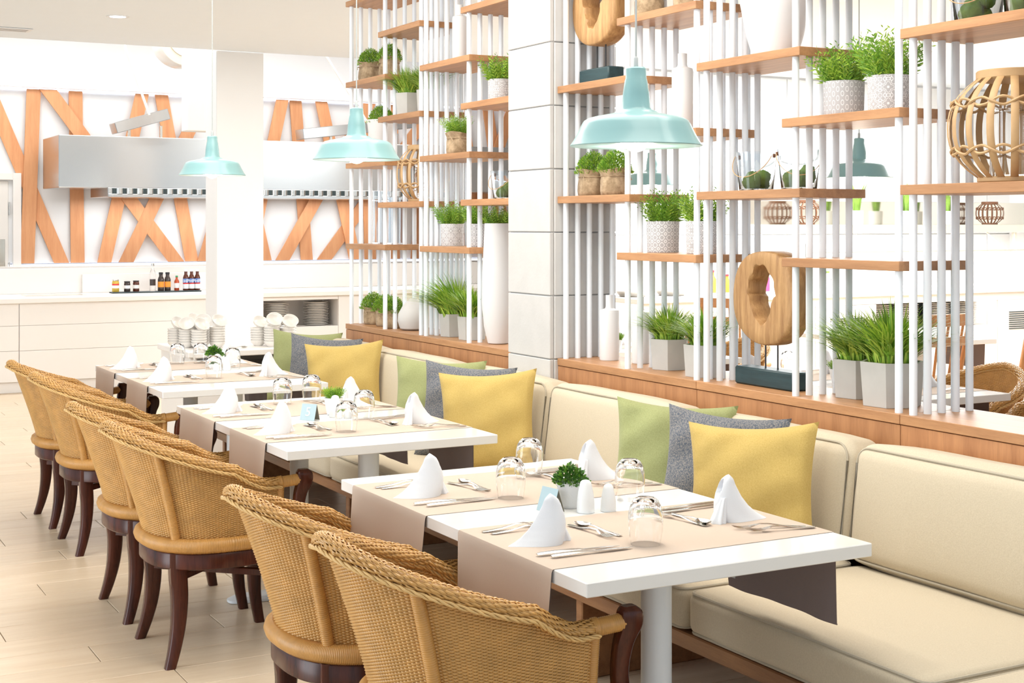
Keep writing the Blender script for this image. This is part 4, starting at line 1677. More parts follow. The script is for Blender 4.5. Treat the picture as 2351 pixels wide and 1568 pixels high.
sack_pot(3.31, 4.90, 2.365, 0.062, 0.11, 'burlap sack plant on top shelf, nearer the stone pillar', BUSH[0], 5, 0.95)
sack_pot(3.34, 4.66, 2.365, 0.062, 0.11, 'second burlap sack plant on top shelf beside big white vase', BUSH[1], 6, 0.95)
moss_bucket(4.245, 1.635, 0.078, 0.145, 'glass bucket with moss balls on shelf above the ring sculpture')
moss_bucket(4.00, 1.635, 0.078, 0.145, 'glass bucket with moss balls, at the shelf corner above ring sculpture', rz=0.9)
simple_lathe('vase', [(0.075, 0), (0.082, 0.004), (0.105, 0.08), (0.128, 0.20), (0.133, 0.30), (0.122, 0.42), (0.10, 0.50), (0.095, 0.52), (0.088, 0.52), (0.088, 0.45), (0.002, 0.44)], 'ceramic', SX, 4.135, 2.124, 'big bulging white vase on high shelf above the moss buckets', 'vase', 56)
pattern_pot(3.765, 1.88, 0.071, 0.122, 'pattern_d', 'trellis patterned pot of ferny leaves on shelf beside quatrefoil pot', FERN[2])
pattern_pot(3.545, 1.88, 0.071, 0.122, 'pattern_c', 'quatrefoil patterned pot of ferny leaves at the shelf corner', FERN[0], ls=1.15)
lantern(SX, 3.02, 1.635, 0.19, 0.335, 'large pale bamboo lantern with glass jar inside, at partition end', wr=0.023, nr=17)
moss_bucket(3.16, 2.124, 0.085, 0.16, 'glass jar of moss on the high shelf above the large lantern', mh=0.7)
moss_bucket(2.96, 2.124, 0.085, 0.16, 'second glass jar of moss on high shelf above the large lantern', mh=0.7, rz=1.2)
# left of the pillar, on the plinth
sack_pot(3.33, 7.86, CAPZ, 0.060, 0.105, 'burlap sack plant at the very end of the plinth', BUSH[0], 11, 0.95)
sack_pot(3.33, 7.68, CAPZ, 0.058, 0.10, 'burlap sack plant between two others on the plinth end', BUSH[1], 12, 0.95)
sack_pot(3.30, 7.50, CAPZ, 0.058, 0.10, 'burlap sack plant on plinth beside the round stone vase', BUSH[0], 13, 0.95)
simple_lathe('stone_vase', [(0.055, 0), (0.075, 0.01), (0.088, 0.05), (0.085, 0.09), (0.06, 0.135), (0.03, 0.165), (0.018, 0.178), (0.012, 0.178), (0.010, 0.165), (0.001, 0.16)], 'stone', 3.34, 7.31, CAPZ, 'round pale stone vase on the plinth between sacks and grass', 'vase')
hex_planter(3.34, 6.80, CAPZ, 0.075, 0.12, 'concrete planter of long leaning grass on plinth beside stone vase', GRASS_LEAN, 0.3, 1.05)
hex_planter(3.33, 6.56, CAPZ, 0.075, 0.12, 'concrete planter of grass on plinth beside the tall white vase', GRASS[1], 0.1, 1.0)
tv = simple_lathe('vase', [(0.045, 0), (0.052, 0.004), (0.072, 0.09), (0.082, 0.20), (0.080, 0.36), (0.072, 0.50), (0.068, 0.60), (0.062, 0.60), (0.062, 0.55), (0.001, 0.545)], 'ceramic_mat', 3.33, 6.27, CAPZ, 'tall slim white vase with leaves, beside the stone pillar', 'vase', 48)
o = obj('foliage', FERN[1], tv, (0, 0, 0.575))
o.scale = (0.75, 0.75, 0.75)
# left of the pillar, shelves
sack_pot(3.31, 7.86, 2.36, 0.072, 0.115, 'wide burlap sack plant on high shelf at the partition end', BUSH[0], 21, 0.95)
sack_pot(3.33, 7.62, 2.36, 0.062, 0.118, 'burlap sack plant on high shelf beside the wide one', BUSH[1], 22, 0.95)
o = simple_lathe('planter', [(0.055, 0), (0.058, 0.004), (0.085, 0.25), (0.080, 0.25), (0.078, 0.22), (0.001, 0.215)], 'ceramic_mat', 3.33, 7.74, 1.875, 'tall white tapered planter with leaves, behind the middle pendant', 'plant', 40)
f = obj('foliage', BUSH[1], o, (0, 0, 0.24))
hex_planter(3.33, 7.35, 2.12, 0.078, 0.13, 'concrete planter of grass on high shelf above small bamboo lantern', GRASS[1], 0.5, 0.9)
hex_planter(3.35, 7.11, 2.12, 0.078, 0.13, 'second concrete planter of grass on high shelf above small lantern', GRASS[2], 0.4, 0.9)
lantern(SX, 7.20, 1.635, 0.148, 0.315, 'smaller bamboo lantern on shelf between pillar and kitchen', wr=0.018, nr=16)
for k, (yy, hh) in enumerate(((7.74, 0.31), (7.55, 0.27))):
    mb = MB()
    n = 36
    pr = [(0.001, 0), (0.062, 0), (0.062, hh), (0.059, hh), (0.059, 0.008), (0.001, 0.008)]
    mb.loft([[(r * cos(2 * pi * j / n), r * sin(2 * pi * j / n), zz) for j in range(n)] for r, zz in pr], cap=False, loop=True)
    tag(mb.build('glass_cylinder', 'glass_blue', None, angle=40, recalc=True, loc=(3.34, yy, 1.3958)), ('taller' if k == 0 else 'shorter') + ' clear glass cylinder on the lowest shelf at partition end', 'vase', 'glass cylinders')
simple_lathe('bottle', bottle_prof(0.040, 0.25, 0.017, 0.31), 'ceramic_mat', 3.35, 6.74, 2.36, 'white bottle vase on high shelf between pillar and kitchen', 'bottle', group='white bottle vases')
sack_pot(3.32, 6.70, 1.875, 0.062, 0.115, 'burlap sack plant alone on shelf between pillar and kitchen', FERN[2], 23, 0.75)
pattern_pot(6.83, 1.395, 0.063, 0.118, 'pattern_c', 'quatrefoil patterned pot of leaves on lowest shelf between pillar and kitchen', FERN[0], ls=0.9)
pattern_pot(6.52, 1.395, 0.063, 0.118, 'pattern_a', 'diamond patterned pot of leaves on lowest shelf between pillar and kitchen', FERN[1], ls=0.9)
pattern_pot(6.29, 2.12, 0.060, 0.115, 'pattern_b', 'leaf patterned pot on high shelf against the kitchen side of pillar', FERN[2], ls=0.95)
moss_bucket(6.23, 1.635, 0.075, 0.14, 'glass bucket of moss with wooden handle, kitchen side of pillar')

# ------------------------------------------------------------------ kitchen line beyond the ceiling edge
KY = 14.92
scr = thing('slat_screen', 'white backlit wall panel crossed by leaning orange timber boards', 'wall panel', (4.6, KY, 0))
mb = MB()
mb.box((-2.9, -0.045, 1.115), (4.2, 0.0, 2.865), 0.004)
mb.build('back_panel', 'wall_white', scr, smooth=False)
for zz in (1.10, 2.87):
    mb = MB()
    mb.box((-2.9, -0.055, zz - 0.012), (4.2, -0.046, zz + 0.006), 0.003)
    mb.build('light_strip', 'led', scr)
    box_obj('sill', (-2.9, -0.16, zz - 0.04 if zz < 2 else zz + 0.006), (4.2, -0.045, zz - 0.012 if zz < 2 else zz + 0.03), 'counter_white', scr, 0.003)
F_, CX_, HY_ = 3265.0, 1175.0, 514.0
STRIPS = [(1.25, 2.95), (2.13, 2.47 + 0.02)]
def wall_x(u, Y):
    r = (u - CX_) / F_
    d = Y / (cos(YAW) - r * sin(YAW))
    return d * sin(YAW) + r * d * cos(YAW)
BOARDS = [(-30, 141), (77, 62), (110, 404), (173, 178), (326, 239), (472, 289), (370, 440), (577, 468), (648, 570), (678, 704), (737, 815), (848, 648), (997, 744), (524, 609), (840, 850), (900, 905), (985, 955), (1175, 1060), (1120, 1165), (1060, 1110)]
for k, (ut, ub) in enumerate(BOARDS):
    dy = 0.0034 * ((k * 7) % 20)
    yb = KY - 0.07 - dy
    xt, xb = wall_x(ut, yb) - 4.6, wall_x(ub, yb) - 4.6
    zt, zb = 2.865, 1.117
    w = 0.068 / max(0.35, cos(atan2(xt - xb, zt - zb)))
    mb = MB()
    y0, y1 = -0.075 - dy, -0.057 - dy
    vs = []
    for yy in (y0, y1):
        vs += [(xb - w, yy, zb), (xb + w, yy, zb), (xt + w, yy, zt), (xt - w, yy, zt)]
    mb.add(vs, [(0, 1, 2, 3), (7, 6, 5, 4), (0, 4, 5, 1), (1, 5, 6, 2), (2, 6, 7, 3), (3, 7, 4, 0)])
    mb.build('board', 'strip', scr, smooth=False)

# door at the left end of the back wall
dr = thing('door_1', '', 'door', (2.30, KY, 0))
del dr['label'], dr['category']
struct(dr)
box_obj('frame', (0.10, -0.10, 0.0), (0.18, 0.02, 2.02), 'counter_white', dr)
box_obj('frame', (-0.95, -0.10, 1.95), (0.10, 0.02, 2.02), 'counter_white', dr)
leafd = box_obj('leaf', (-0.9, -0.06, 0.0), (0.06, -0.02, 1.94), 'china', dr)
box_obj('vision_panel', (-0.7, -0.068, 0.75), (0.03, -0.061, 1.36), 'mirror', dr)
for zz in (1.60, 1.0):
    box_obj('hinge', (0.062, -0.075, zz), (0.075, -0.055, zz + 0.13), 'steel', dr, 0.002)

# counter
ct = thing('buffet_counter', 'long white serving counter in front of the orange boards', 'counter', (4.0, 13.27, 0))
box_obj('worktop', (-3.6, -0.03, 0.80), (3.6, 0.76, 0.85), 'counter_white', ct, 0.006)
for x0, x1 in ((-3.6, -1.8), (-1.795, -0.03), (-0.025, 0.47)):
    for z0, z1 in ((0.10, 0.375), (0.378, 0.60), (0.603, 0.798)):
        box_obj('front_panel', (x0, 0.0, z0), (x1 - 0.003, 0.02, z1), 'counter_white', ct, 0.002)
box_obj('plinth', (-3.6, 0.03, 0.0), (3.6, 0.06, 0.098), 'counter_white', ct, 0.002)
box_obj('front_panel', (0.47, 0.0, 0.10), (1.245, 0.02, 0.50), 'counter_white', ct, 0.002)
box_obj('front_panel', (0.47, 0.0, 0.765), (1.245, 0.02, 0.798), 'counter_white', ct, 0.002)
box_obj('front_panel', (1.248, 0.0, 0.10), (3.6, 0.02, 0.798), 'counter_white', ct, 0.002)
box_obj('niche_floor', (0.47, 0.02, 0.48), (1.245, 0.42, 0.50), 'counter_white', ct, 0.002)
box_obj('niche_back', (0.47, 0.42, 0.48), (1.245, 0.44, 0.798), 'counter_white', ct, 0.002)
box_obj('niche_side', (1.245, 0.02, 0.48), (1.26, 0.42, 0.798), 'counter_white', ct, 0.002)
box_obj('splash_ledge', (-1.10, 0.70, 0.851), (0.30, 0.73, 1.03), 'counter_white', ct, 0.003)
box_obj('rear_upstand', (-3.6, 0.735, 0.851), (3.6, 0.758, 1.09), 'china', ct, 0.003)
box_obj('sink_well', (-1.70, 0.25, 0.8505), (-1.15, 0.55, 0.853), 'steel', ct, 0)

ORD = 'first second third fourth fifth sixth seventh eighth ninth tenth eleventh twelfth thirteenth fourteenth'.split()
mb = MB()
mb.lathe([(0.075, 0), (0.08, 0.003), (0.125, 0.015), (0.127, 0.018), (0.122, 0.0185), (0.082, 0.008), (0.001, 0.007)], 36)
plate_me = mb.mesh('plate', 'china', angle=50)
def plate_stack(x, y, z, n, where, dz=0.0165):
    for k in range(n):
        o = obj('plate', plate_me, None, (x + 0.002 * sin(k * 2.3), y + 0.002 * cos(k * 1.7), z + dz * k))
        tag(o, ORD[k] + ' white dinner plate from the bottom, ' + where, 'plate', 'plates stacked ' + where)
plate_stack(4.66, 13.46, 0.5005, 14, 'in the counter niche next to the white column')
plate_stack(5.08, 13.46, 0.5005, 14, 'in the counter niche away from the column')

# bottles and jars on a tray along the counter ledge
tr = box_obj('tray', (3.12, 13.68, 0.8506), (3.98, 13.84, 0.862), 'dark_gap')
tag(tr, 'long black tray of sauce bottles on the counter', 'tray')
def sauce(name, x, h, r, body, cap, label, bands=(), neck=0.4, text=None, shoulder=0.62):
    t = thing(name, label, 'bottle' if 'bottle' in name else 'jar', (x, 13.76, 0.863), group='condiments on the counter tray')
    mb = MB()
    hn = h * 0.90
    mb.lathe([(r * 0.94, 0), (r, 0.004), (r, h * shoulder), (r * (0.5 + neck * 0.5), h * (shoulder + 0.10)), (r * neck, h * (shoulder + 0.16)), (r * neck, hn)], 20)
    body_o = mb.build('body', body, t)
    mb = MB()
    mb.lathe([(r * neck * 1.15, hn), (r * neck * 1.15, h - 0.002), (r * neck, h)], 18)
    mb.build('cap', cap, t)
    for (z0, z1, m) in bands:
        mb = MB()
        mb.lathe([(r * 1.015, z0 * h), (r * 1.015, z1 * h)], 20, cap=False)
        mb.build('paper_label', m, body_o)
    if text:
        text_mesh(text, h * 0.22, 'lettering', 'print_white', body_o, (-0.003, -r * 1.06, h * 0.44), (pi / 2, 0, 0))
    return t
sauce('mustard_jar', 3.115 + 0.05, 0.118, 0.033, 'mustard', 'steel', 'mustard jar with red and white label on counter tray', ((0.30, 0.52, 'label_white'), (0.54, 0.66, 'label_red')), 0.85, None, 0.74)
sauce('relish_jar', 3.275, 0.10, 0.030, 'sauce_dark', 'black', 'dark relish jar with white label on counter tray', ((0.3, 0.6, 'label_white'),), 0.85, None, 0.74)
sauce('relish_jar', 3.36, 0.105, 0.030, 'sauce_brown', 'black', 'brown relish jar with pale label on counter tray', ((0.28, 0.6, 'china'),), 0.85, None, 0.74)
sauce('pepper_mill_bottle', 3.52, 0.27, 0.028, 'glass', 'steel', 'tall clear pepper mill on counter tray', ((0.2, 0.42, 'sauce_dark'),), 0.5)
sauce('sauce_bottle', 3.60, 0.18, 0.030, 'sauce_dark', 'black', 'brown sauce bottle with orange label, beside the pepper mill', ((0.2, 0.5, 'label_orange'),), 0.6)
sauce('sauce_bottle', 3.665, 0.18, 0.030, 'sauce_dark', 'black', 'brown sauce bottle with orange label, beside the chilli bottle', ((0.2, 0.5, 'label_orange'),), 0.6)
sauce('chilli_bottle', 3.755, 0.145, 0.024, 'sauce_red', 'cap_green', 'small red chilli sauce bottle with green collar', ((0.18, 0.5, 'label_white'),), 0.45)
for k in range(3):
    sauce('sauce_bottle', 3.845 + 0.057 * k, 0.205, 0.028, 'sauce_brown', 'label_white', ('blue labelled sauce bottle lettered HP, next to chilli bottle', 'blue labelled sauce bottle lettered HP, middle of three', 'blue labelled sauce bottle lettered HP, at tray end')[k],
          ((0.08, 0.30, 'label_white'), (0.31, 0.36, 'label_red'), (0.37, 0.56, 'label_blue')), 0.55, 'HP', 0.60)

# extractor hood
hd = thing('extractor_hood', 'wide stainless steel extractor hood over the counter', 'hood', (4.6, 13.9, 0))
mb = MB()
mb.box((-1.935, 0.0, 1.86), (3.0, 0.80, 2.36), 0.006)
mb.build('canopy', 'hood_steel', hd, angle=30)
mb = MB()
mb.box((-1.48, -0.02, 1.775), (2.2, 0.75, 1.862), 0.004)
fbx = mb.build('filter_box', 'hood_steel', hd, angle=30)
box_obj('filter_recess', (-1.44, -0.026, 1.802), (2.15, -0.0205, 1.858), 'dark_gap', hd, 0)
for k in range(36):
    x = -1.40 + 0.098 * k
    mb = MB()
    rings = []
    for zz in (1.804, 1.856):
        rings.append([(x + 0.033 * cos(a) + 0.03, -0.026 - 0.020 * sin(a), zz) for a in [pi * j / 8 for j in range(9)]])
    mb.loft(rings, True)
    mb.build('baffle', 'steel', fbx)
box_obj('filter_lip', (-1.48, -0.04, 1.772), (2.2, -0.02, 1.803), 'hood_steel', hd, 0.003)
for x0, x1, z0, z1 in ((-1.33, -0.80, 2.46, 2.62), (0.62, 1.9, 2.46, 2.62)):
    mb = MB()
    d = Vector((x1 - x0, 0, z1 - z0))
    mm = Matrix.Translation((x0, 0.42, z0)) @ Matrix.Rotation(-atan2(d.z, d.x), 4, 'Y')
    mb.box((0, -0.12, -0.055), (d.length, 0.12, 0.055), 0.006, mat=mm)
    mb.build('duct', 'hood_steel', hd, angle=30)
    for f in (0.25, 0.85):
        box_obj('bracket', (x0 + (x1 - x0) * f, 0.35, 2.36), (x0 + (x1 - x0) * f + 0.025, 0.38, 2.50), 'steel', hd, 0.002)
for x0, x1 in ((-1.42, -1.00), (0.55, 1.35)):
    mb = MB()
    mb.tube([(x1, 0.30, 2.60), (x0, 0.30, 3.77)], 0.014, 8)
    mb.build('hanger', 'china', hd)
# round ceiling diffuser seen above the column
dfm = thing('round_duct', 'round beige duct mouth above the extractor hood beside the riser', 'vent', (3.80, 13.55, 3.31))
mb = MB()
mb.lathe([(0.27, 0.0), (0.275, 0.01), (0.275, 0.30)], 48, cap=False)
mb.build('collar', 'china', dfm, rot=(-pi / 2, 0, 0))
mb = MB()
mb.lathe([(0.272, 0.001), (0.19, 0.004), (0.185, -0.012), (0.17, 0.01), (0.10, 0.018), (0.001, 0.02)], 48, cap=False)
mb.build('grille', 'shelf_metal', dfm, rot=(-pi / 2, 0, 0))
mb = MB()
mb.tube([(0, 0.15, 0.26), (0, 0.15, 0.4695)], 0.02, 10)
mb.build('hanger', 'china', dfm)

# ceiling downlights and an air vent
def downlight(x, y, label):
    t = thing('downlight', label, 'ceiling light', (x, y, 2.9985), group='recessed downlights')
    mb = MB()
    mb.lathe([(0.055, -0.001), (0.075, -0.004), (0.082, -0.001), (0.082, 0.001)], 32, cap=False)
    mb.build('trim_ring', 'white_metal', t)
    mb = MB()
    mb.lathe([(0.056, -0.002), (0.001, -0.0021)], 32, cap=False)
    mb.build('lens', 'downlight', t)
downlight(2.388, 10.311, 'recessed round downlight in ceiling near the kitchen edge')
vt = thing('ceiling_vent', 'narrow white slatted air vent in the ceiling', 'vent', (1.62, 11.35, 2.9985))
box_obj('frame', (-0.35, -0.09, -0.008), (0.35, 0.09, 0.0), 'white_metal', vt, 0.003)
for k in range(3):
    box_obj('slot', (-0.32, -0.06 + 0.05 * k, -0.0095), (0.32, -0.045 + 0.05 * k, -0.0085), 'mortar', vt, 0)

# ------------------------------------------------------------------ plate cabinet beyond the bench end
cb = thing('plate_cabinet', 'low white service cabinet with cup stacks behind the bench end', 'cabinet', (2.78, 8.75, 0))
box_obj('top', (-0.42, -0.36, 0.71), (0.62, 0.36, 0.745), 'counter_white', cb, 0.004)
box_obj('body', (-0.40, -0.33, 0.06), (0.60, 0.34, 0.62), 'counter_white', cb, 0.004)
box_obj('shelf_edge', (-0.40, -0.345, 0.62), (0.60, -0.33, 0.635), 'china', cb, 0.002)
box_obj('back', (-0.40, 0.30, 0.62), (0.60, 0.34, 0.71), 'counter_white', cb, 0.002)
for s in (-0.40, 0.575):
    box_obj('side', (s, -0.33, 0.62), (s + 0.025, 0.30, 0.71), 'counter_white', cb, 0.002)
box_obj('kick', (-0.38, -0.30, 0.0), (0.58, 0.32, 0.06), 'china', cb, 0.002)
mb = MB()
prof = [(0.026, 0), (0.028, 0.003), (0.044, 0.018), (0.050, 0.036), (0.048, 0.036), (0.042, 0.019), (0.026, 0.006), (0.001, 0.005)]
mb.lathe(prof, 26)
cup_me = mb.mesh('cup', 'china', angle=50)
crng = random.Random(2)
def cup_stack(x, y, n, where, tilt):
    z = 0.7458
    for k in range(n):
        o = obj('cup', cup_me, None, (x, y, z + 0.0155 * k))
        tag(o, ORD[k] + ' cup from the bottom of a stack ' + where, 'cup', 'cups stacked ' + where)
    o = obj('cup', cup_me, None, (x + 0.004, y - 0.004, z + 0.0155 * n + 0.036), (radians(42), radians(tilt), 0))
    tag(o, 'white cup lying tilted on top of a stack ' + where, 'cup', 'tilted cups ' + where)
for k, (dx, dy) in enumerate(((-0.10, 0.12), (0.01, 0.15), (-0.06, 0.02), (0.05, 0.05), (-0.01, -0.085), (0.115, -0.05))):
    cup_stack(2.50 + dx, 8.70 + dy, 6 + (k % 2), 'on the cabinet end nearest the chairs', crng.uniform(-25, 25))
for k, (dx, dy) in enumerate(((-0.10, 0.05), (0.01, 0.08), (0.12, 0.10), (-0.05, -0.06), (0.06, -0.04))):
    cup_stack(2.98 + dx, 8.60 + dy, 6 + (k % 2), 'on the cabinet end nearest the partition', crng.uniform(-25, 25))
piece('serving_spoon', SPOON, 2.70, 8.50, 0.5, 'steel serving spoon lying on the white plate cabinet', 'spoon', None, 0.7458)

# ------------------------------------------------------------------ room behind the partition
RT = [dict(X0=4.23, Y0=4.55, Y1=5.95, nm='rear table by the partition'), dict(X0=4.23, Y0=6.5, Y1=7.9, nm='farther rear table by the partition')]
for k, T in enumerate(RT):
    X0, X1 = T['X0'], T['X0'] + 0.8
    make_table('white dining table behind the partition, ' + ('below the nearer teal lamp' if k == 0 else 'beyond the first rear table'), X0, T['Y0'], T['Y1'], (T['Y0'] + 0.3, T['Y1'] - 0.3))
    for ri, rc in enumerate((T['Y1'] - 0.36, T['Y0'] + 0.36)):
        make_runner('beige cloth runner across the %s, %s' % (T['nm'], 'toward the buffet' if ri == 0 else 'away from the buffet'), X0, X1, rc, 0.45, 0.2, 'beige table runners', 20 + 2 * k + ri)
        napkin(X1 - 0.13, rc + 0.02, pi, 'folded white napkin on %s, chair side, %s the buffet' % (T['nm'], 'toward' if ri == 0 else 'away from'), ri)
        napkin(X0 + 0.13, rc, 0, 'folded white napkin on %s, partition side, %s the buffet' % (T['nm'], 'toward' if ri == 0 else 'away from'), ri + 1)
        piece('table_knife', KNIFE, X1 - 0.13, rc + 0.16, pi, 'steel knife on %s, %s the buffet' % (T['nm'], 'toward' if ri == 0 else 'away from'), 'knife', 'table knives')
        piece('table_fork', FORK, X1 - 0.13, rc - 0.15, pi, 'steel fork on %s, %s the buffet' % (T['nm'], 'toward' if ri == 0 else 'away from'), 'fork', 'table forks')
        piece('tumbler', GLASS_ME, X1 - 0.30, rc + 0.14, 0, 'upturned glass tumbler on %s, %s the buffet' % (T['nm'], 'toward' if ri == 0 else 'away from'), 'glass', 'upturned glass tumblers')
    small_pot(X0 + 0.4, (T['Y0'] + T['Y1']) / 2, 'small leafy plant in white ribbed pot on the ' + T['nm'], SPRIG)

# third row: small tables with spindle back chairs
def windsor(x, y, rz, label):
    t = thing('spindle_chair', label, 'chair', (x, y, 0), rz, 'wooden spindle back chairs')
    mb = MB()
    s = rounded_block(0.42, 0.42, 0.035, 0.015, 4)
    s.build('seat', 'chair_wood', t, loc=(0, 0, 0.445))
    for sx in (-1, 1):
        for sy in (-1, 1):
            mb = MB()
            mb.tube([(sx * 0.15, sy * 0.15, 0.44), (sx * 0.19, sy * 0.19, 0.0)], [0.019, 0.013], 10)
            mb.build('leg', 'chair_wood', t)
    for zz, hh in ((0.93, 0.035), (0.80, 0.028)):
        mb = MB()
        rings = []
        for k in range(9):
            f = -1 + 2 * k / 8
            x0 = -0.19 - 0.12 * (zz - 0.45) - 0.035 * (1 - f * f)
            rings.append([(x0 - 0.011, f * 0.215, zz - hh), (x0 + 0.011, f * 0.215, zz - hh), (x0 + 0.009, f * 0.215, zz + hh), (x0 - 0.009, f * 0.215, zz + hh)])
        mb.loft(rings)
        mb.build('top_rail' if zz > 0.9 else 'mid_rail', 'chair_wood', t, angle=40)
    for k in range(6):
        f = -0.86 + 1.72 * k / 5
        mb = MB()
        r = 0.015 if k in (0, 5) else 0.0085
        mb.tube([(-0.17 - 0.03 * (1 - f * f), f * 0.18, 0.45), (-0.19 - 0.12 * 0.5 - 0.035 * (1 - f * f), f * 0.215, 0.93)], r, 8)
        mb.build('spindle', 'chair_wood', t)
    return t
make_table('white dining table behind the partition, among the spindle chairs', 6.55, 6.77, 7.97, (7.05, 7.7))
make_runner('beige cloth runner across the table among spindle chairs', 6.55, 7.35, 7.1, 0.45, 0.2, 'beige table runners', 31)
napkin(7.15, 7.1, pi, 'folded white napkin on the table among spindle chairs, near runner', 0)
napkin(6.75, 7.1, 0, 'folded white napkin on the table among spindle chairs, partition side', 1)
napkin(6.75, 7.7, 0, 'folded white napkin on table among spindle chairs, bare end', 2)
windsor(6.42, 6.56, pi / 2 + 0.1, 'spindle back wooden chair in front of the plate niche of rear buffet')
windsor(7.47, 6.93, 2.30, 'spindle back wooden chair beside the rear wicker chair')
windsor(6.6, 8.6, 0.6, 'spindle back wooden chair beside the louvred buffet front')

rb = thing('rear_buffet', 'white rear buffet counter with plate niche behind the partition', 'counter', (9.2, 9.75, 0))
box_obj('worktop', (-2.75, -0.03, 0.855), (3.2, 0.85, 0.90), 'counter_white', rb, 0.006)
box_obj('fascia', (-2.72, 0.0, 0.785), (3.2, 0.02, 0.853), 'counter_white', rb, 0.002)
for x0, x1, z0, z1 in ((-2.72, -0.85, 0.1, 0.782), (-0.845, -0.135, 0.1, 0.782), (-0.13, 1.40, 0.1, 0.545), (1.405, 3.2, 0.1, 0.782)):
    box_obj('front_panel', (x0, 0.0, z0), (x1 - 0.004, 0.02, z1), 'counter_white', rb, 0.002)
box_obj('plinth', (-2.7, 0.03, 0.0), (3.2, 0.06, 0.098), 'counter_white', rb, 0.002)
box_obj('niche_floor', (-0.13, 0.02, 0.525), (1.40, 0.42, 0.545), 'counter_white', rb, 0.002)
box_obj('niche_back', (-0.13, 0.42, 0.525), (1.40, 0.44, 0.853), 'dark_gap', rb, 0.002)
for k in range(9):
    for xx in (-0.68, 1.55):
        box_obj('louvre', (xx, -0.006, 0.50 + 0.02 * k), (xx + 0.38, 0.004, 0.508 + 0.02 * k), 'dark_gap', rb, 0)
plate_stack(9.25, 9.95, 0.546, 13, 'in the rear buffet niche, first pile')
plate_stack(9.60, 9.95, 0.546, 13, 'in the rear buffet niche, second pile')
plate_stack(10.0, 9.95, 0.546, 13, 'in the rear buffet niche, third pile')
plate_stack(10.35, 9.95, 0.546, 13, 'in the rear buffet niche, last pile')
# dishes on the rear buffet
mb = MB()
mb.lathe([(0.10, 0), (0.11, 0.004), (0.16, 0.05), (0.155, 0.05), (0.10, 0.012), (0.001, 0.01)], 32)
bowl_me = mb.mesh('serving_bowl', 'steel', angle=50)
for k, (x, lab) in enumerate(((6.62, 'steel serving bowl at the end of the rear buffet'), (7.02, 'steel serving bowl on rear buffet, second from its end'), (8.35, 'steel serving bowl on rear buffet behind the ring sculpture'))):
    o = obj('serving_bowl', bowl_me, None, (x, 10.05, 0.9005))
    tag(o, lab, 'bowl', 'bowls on the rear buffet')
def rear_bottle(x, h, r, body, cap, label):
    t = thing('condiment_bottle', label, 'bottle', (x, 10.28, 0.9005), group='condiments on the rear buffet')
    mb = MB()
    mb.lathe([(r, 0), (r, h * 0.6), (r * 0.5, h * 0.75), (r * 0.45, h * 0.9)], 18)
    mb.build('body', body, t)
    mb = MB()
    mb.lathe([(r * 0.52, h * 0.9), (r * 0.52, h)], 16)
    mb.build('cap', cap, t)
rear_bottle(7.62, 0.20, 0.035, 'mustard', 'label_red', 'yellow bottle with red cap on the rear buffet')
rear_bottle(7.78, 0.16, 0.035, 'label_orange', 'label_red', 'orange bottle on the rear buffet')
rear_bottle(8.22, 0.20, 0.036, 'label_pink', 'print_white', 'pink bottle on the rear buffet seen through the ring')
rear_bottle(8.40, 0.16, 0.033, 'sauce_brown', 'black', 'dark brown bottle on the rear buffet seen through the ring')
rear_bottle(8.95, 0.17, 0.036, 'glass_blue', 'snake', 'clear bottle with green cap on the rear buffet')
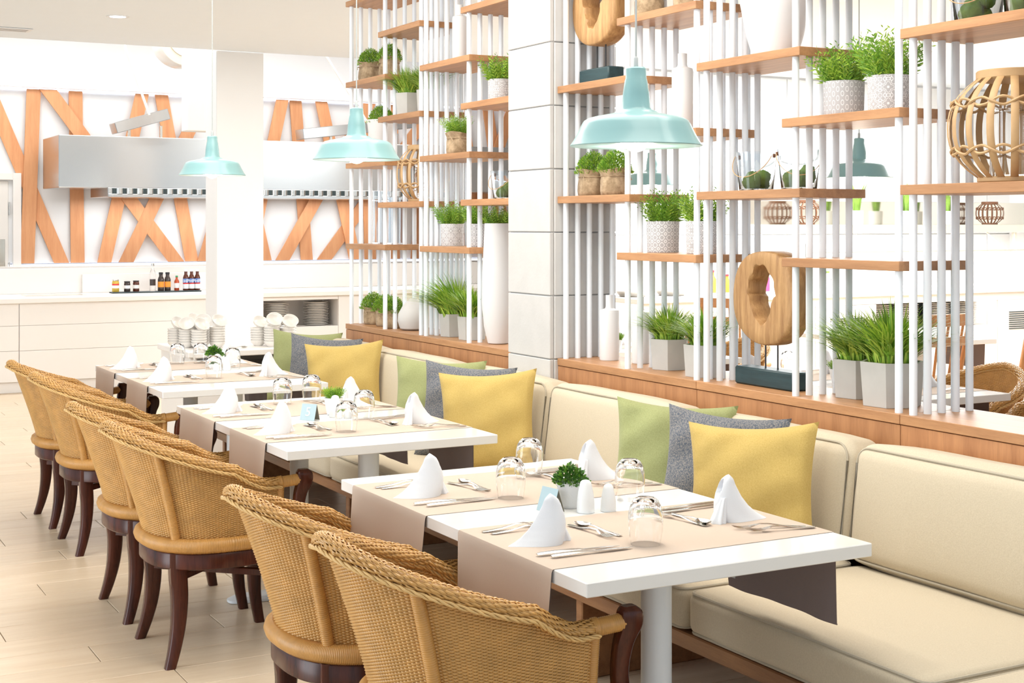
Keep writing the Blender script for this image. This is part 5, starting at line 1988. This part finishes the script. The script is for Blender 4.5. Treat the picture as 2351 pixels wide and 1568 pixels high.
# upper shelf with mirror, plants and dark lanterns
us = thing('wall_shelf', 'long pale metal wall shelf with mirror above the rear buffet', 'shelf', (10.3, 10.6, 0))
box_obj('board', (-1.75, 0, 1.425), (2.1, 0.40, 1.505), 'shelf_metal', us, 0.004)
box_obj('mirror', (-1.75, 0.40, 1.425), (2.1, 0.42, 1.74), 'mirror', us, 0.003)
box_obj('rail', (-1.5, -0.25, 1.235), (2.1, -0.23, 1.252), 'shelf_metal', us, 0.003)
for x in (-1.3, -0.1, 1.1):
    mb = MB()
    mb.tube([(x, 0.05, 1.43), (x + 0.05, -0.28, 1.20)], 0.008, 8)
    mb.build('strut', 'shelf_metal', us)
mb = MB()
mb.box((-1.6, -0.305, 0.98), (2.1, -0.30, 1.33), 0)
mb.build('sneeze_glass', 'glass', us, smooth=False)
box_obj('post', (-1.6, 0.39, 0.905), (-1.56, 0.43, 1.43), 'shelf_metal', us, 0.003)
box_obj('post', (1.9, 0.39, 0.905), (1.94, 0.43, 1.43), 'shelf_metal', us, 0.003)
snk = MB()
q = random.Random(5)
for k in range(7):
    a = 2 * pi * k / 7 + q.uniform(-.3, .3)
    L = q.uniform(0.14, 0.22)
    ln = q.uniform(0.1, 0.35)
    sd = Vector((-sin(a), cos(a), 0))
    vs = []
    for f, w in ((0, 0.012), (0.4, 0.018), (0.75, 0.013), (1.0, 0.001)):
        p = Vector((0.02 * cos(a) + ln * L * f * f * cos(a), 0.02 * sin(a) + ln * L * f * f * sin(a), L * f))
        vs += [tuple(p - sd * w), tuple(p + sd * w)]
    snk.add(vs, [(2 * i, 2 * i + 1, 2 * i + 3, 2 * i + 2) for i in range(3)])
SNK = snk.mesh('leaves', 'snake')
for k, (x, w) in enumerate(((9.757, 'beside the dark lantern near the shelf end'), (10.42, 'in the middle of three'), (10.98, 'beside the dark lantern at the mirror'))):
    t = thing('snake_plant', 'snake plant in white pot on wall shelf, ' + w, 'plant', (x, 10.78, 1.5055), k * 1.3, 'snake plants on the wall shelf')
    mb = MB()
    mb.lathe([(0.062, 0), (0.066, 0.004), (0.070, 0.14), (0.064, 0.14), (0.062, 0.12), (0.001, 0.118)], 30)
    mb.build('pot', 'ceramic', t)
    o = obj('leaves', SNK, t, (0, 0, 0.12))
    o.scale = (1.4, 1.4, 1.4)
lantern(9.12, 10.78, 1.5055, 0.145, 0.24, 'dark wicker lantern on wall shelf near its free end', 'dark_wicker', 18, False, 'dark wicker lanterns', 0.012)
lantern(11.60, 10.78, 1.5055, 0.145, 0.24, 'dark wicker lantern on wall shelf at the far plant end', 'dark_wicker', 18, False, 'dark wicker lanterns', 0.012)
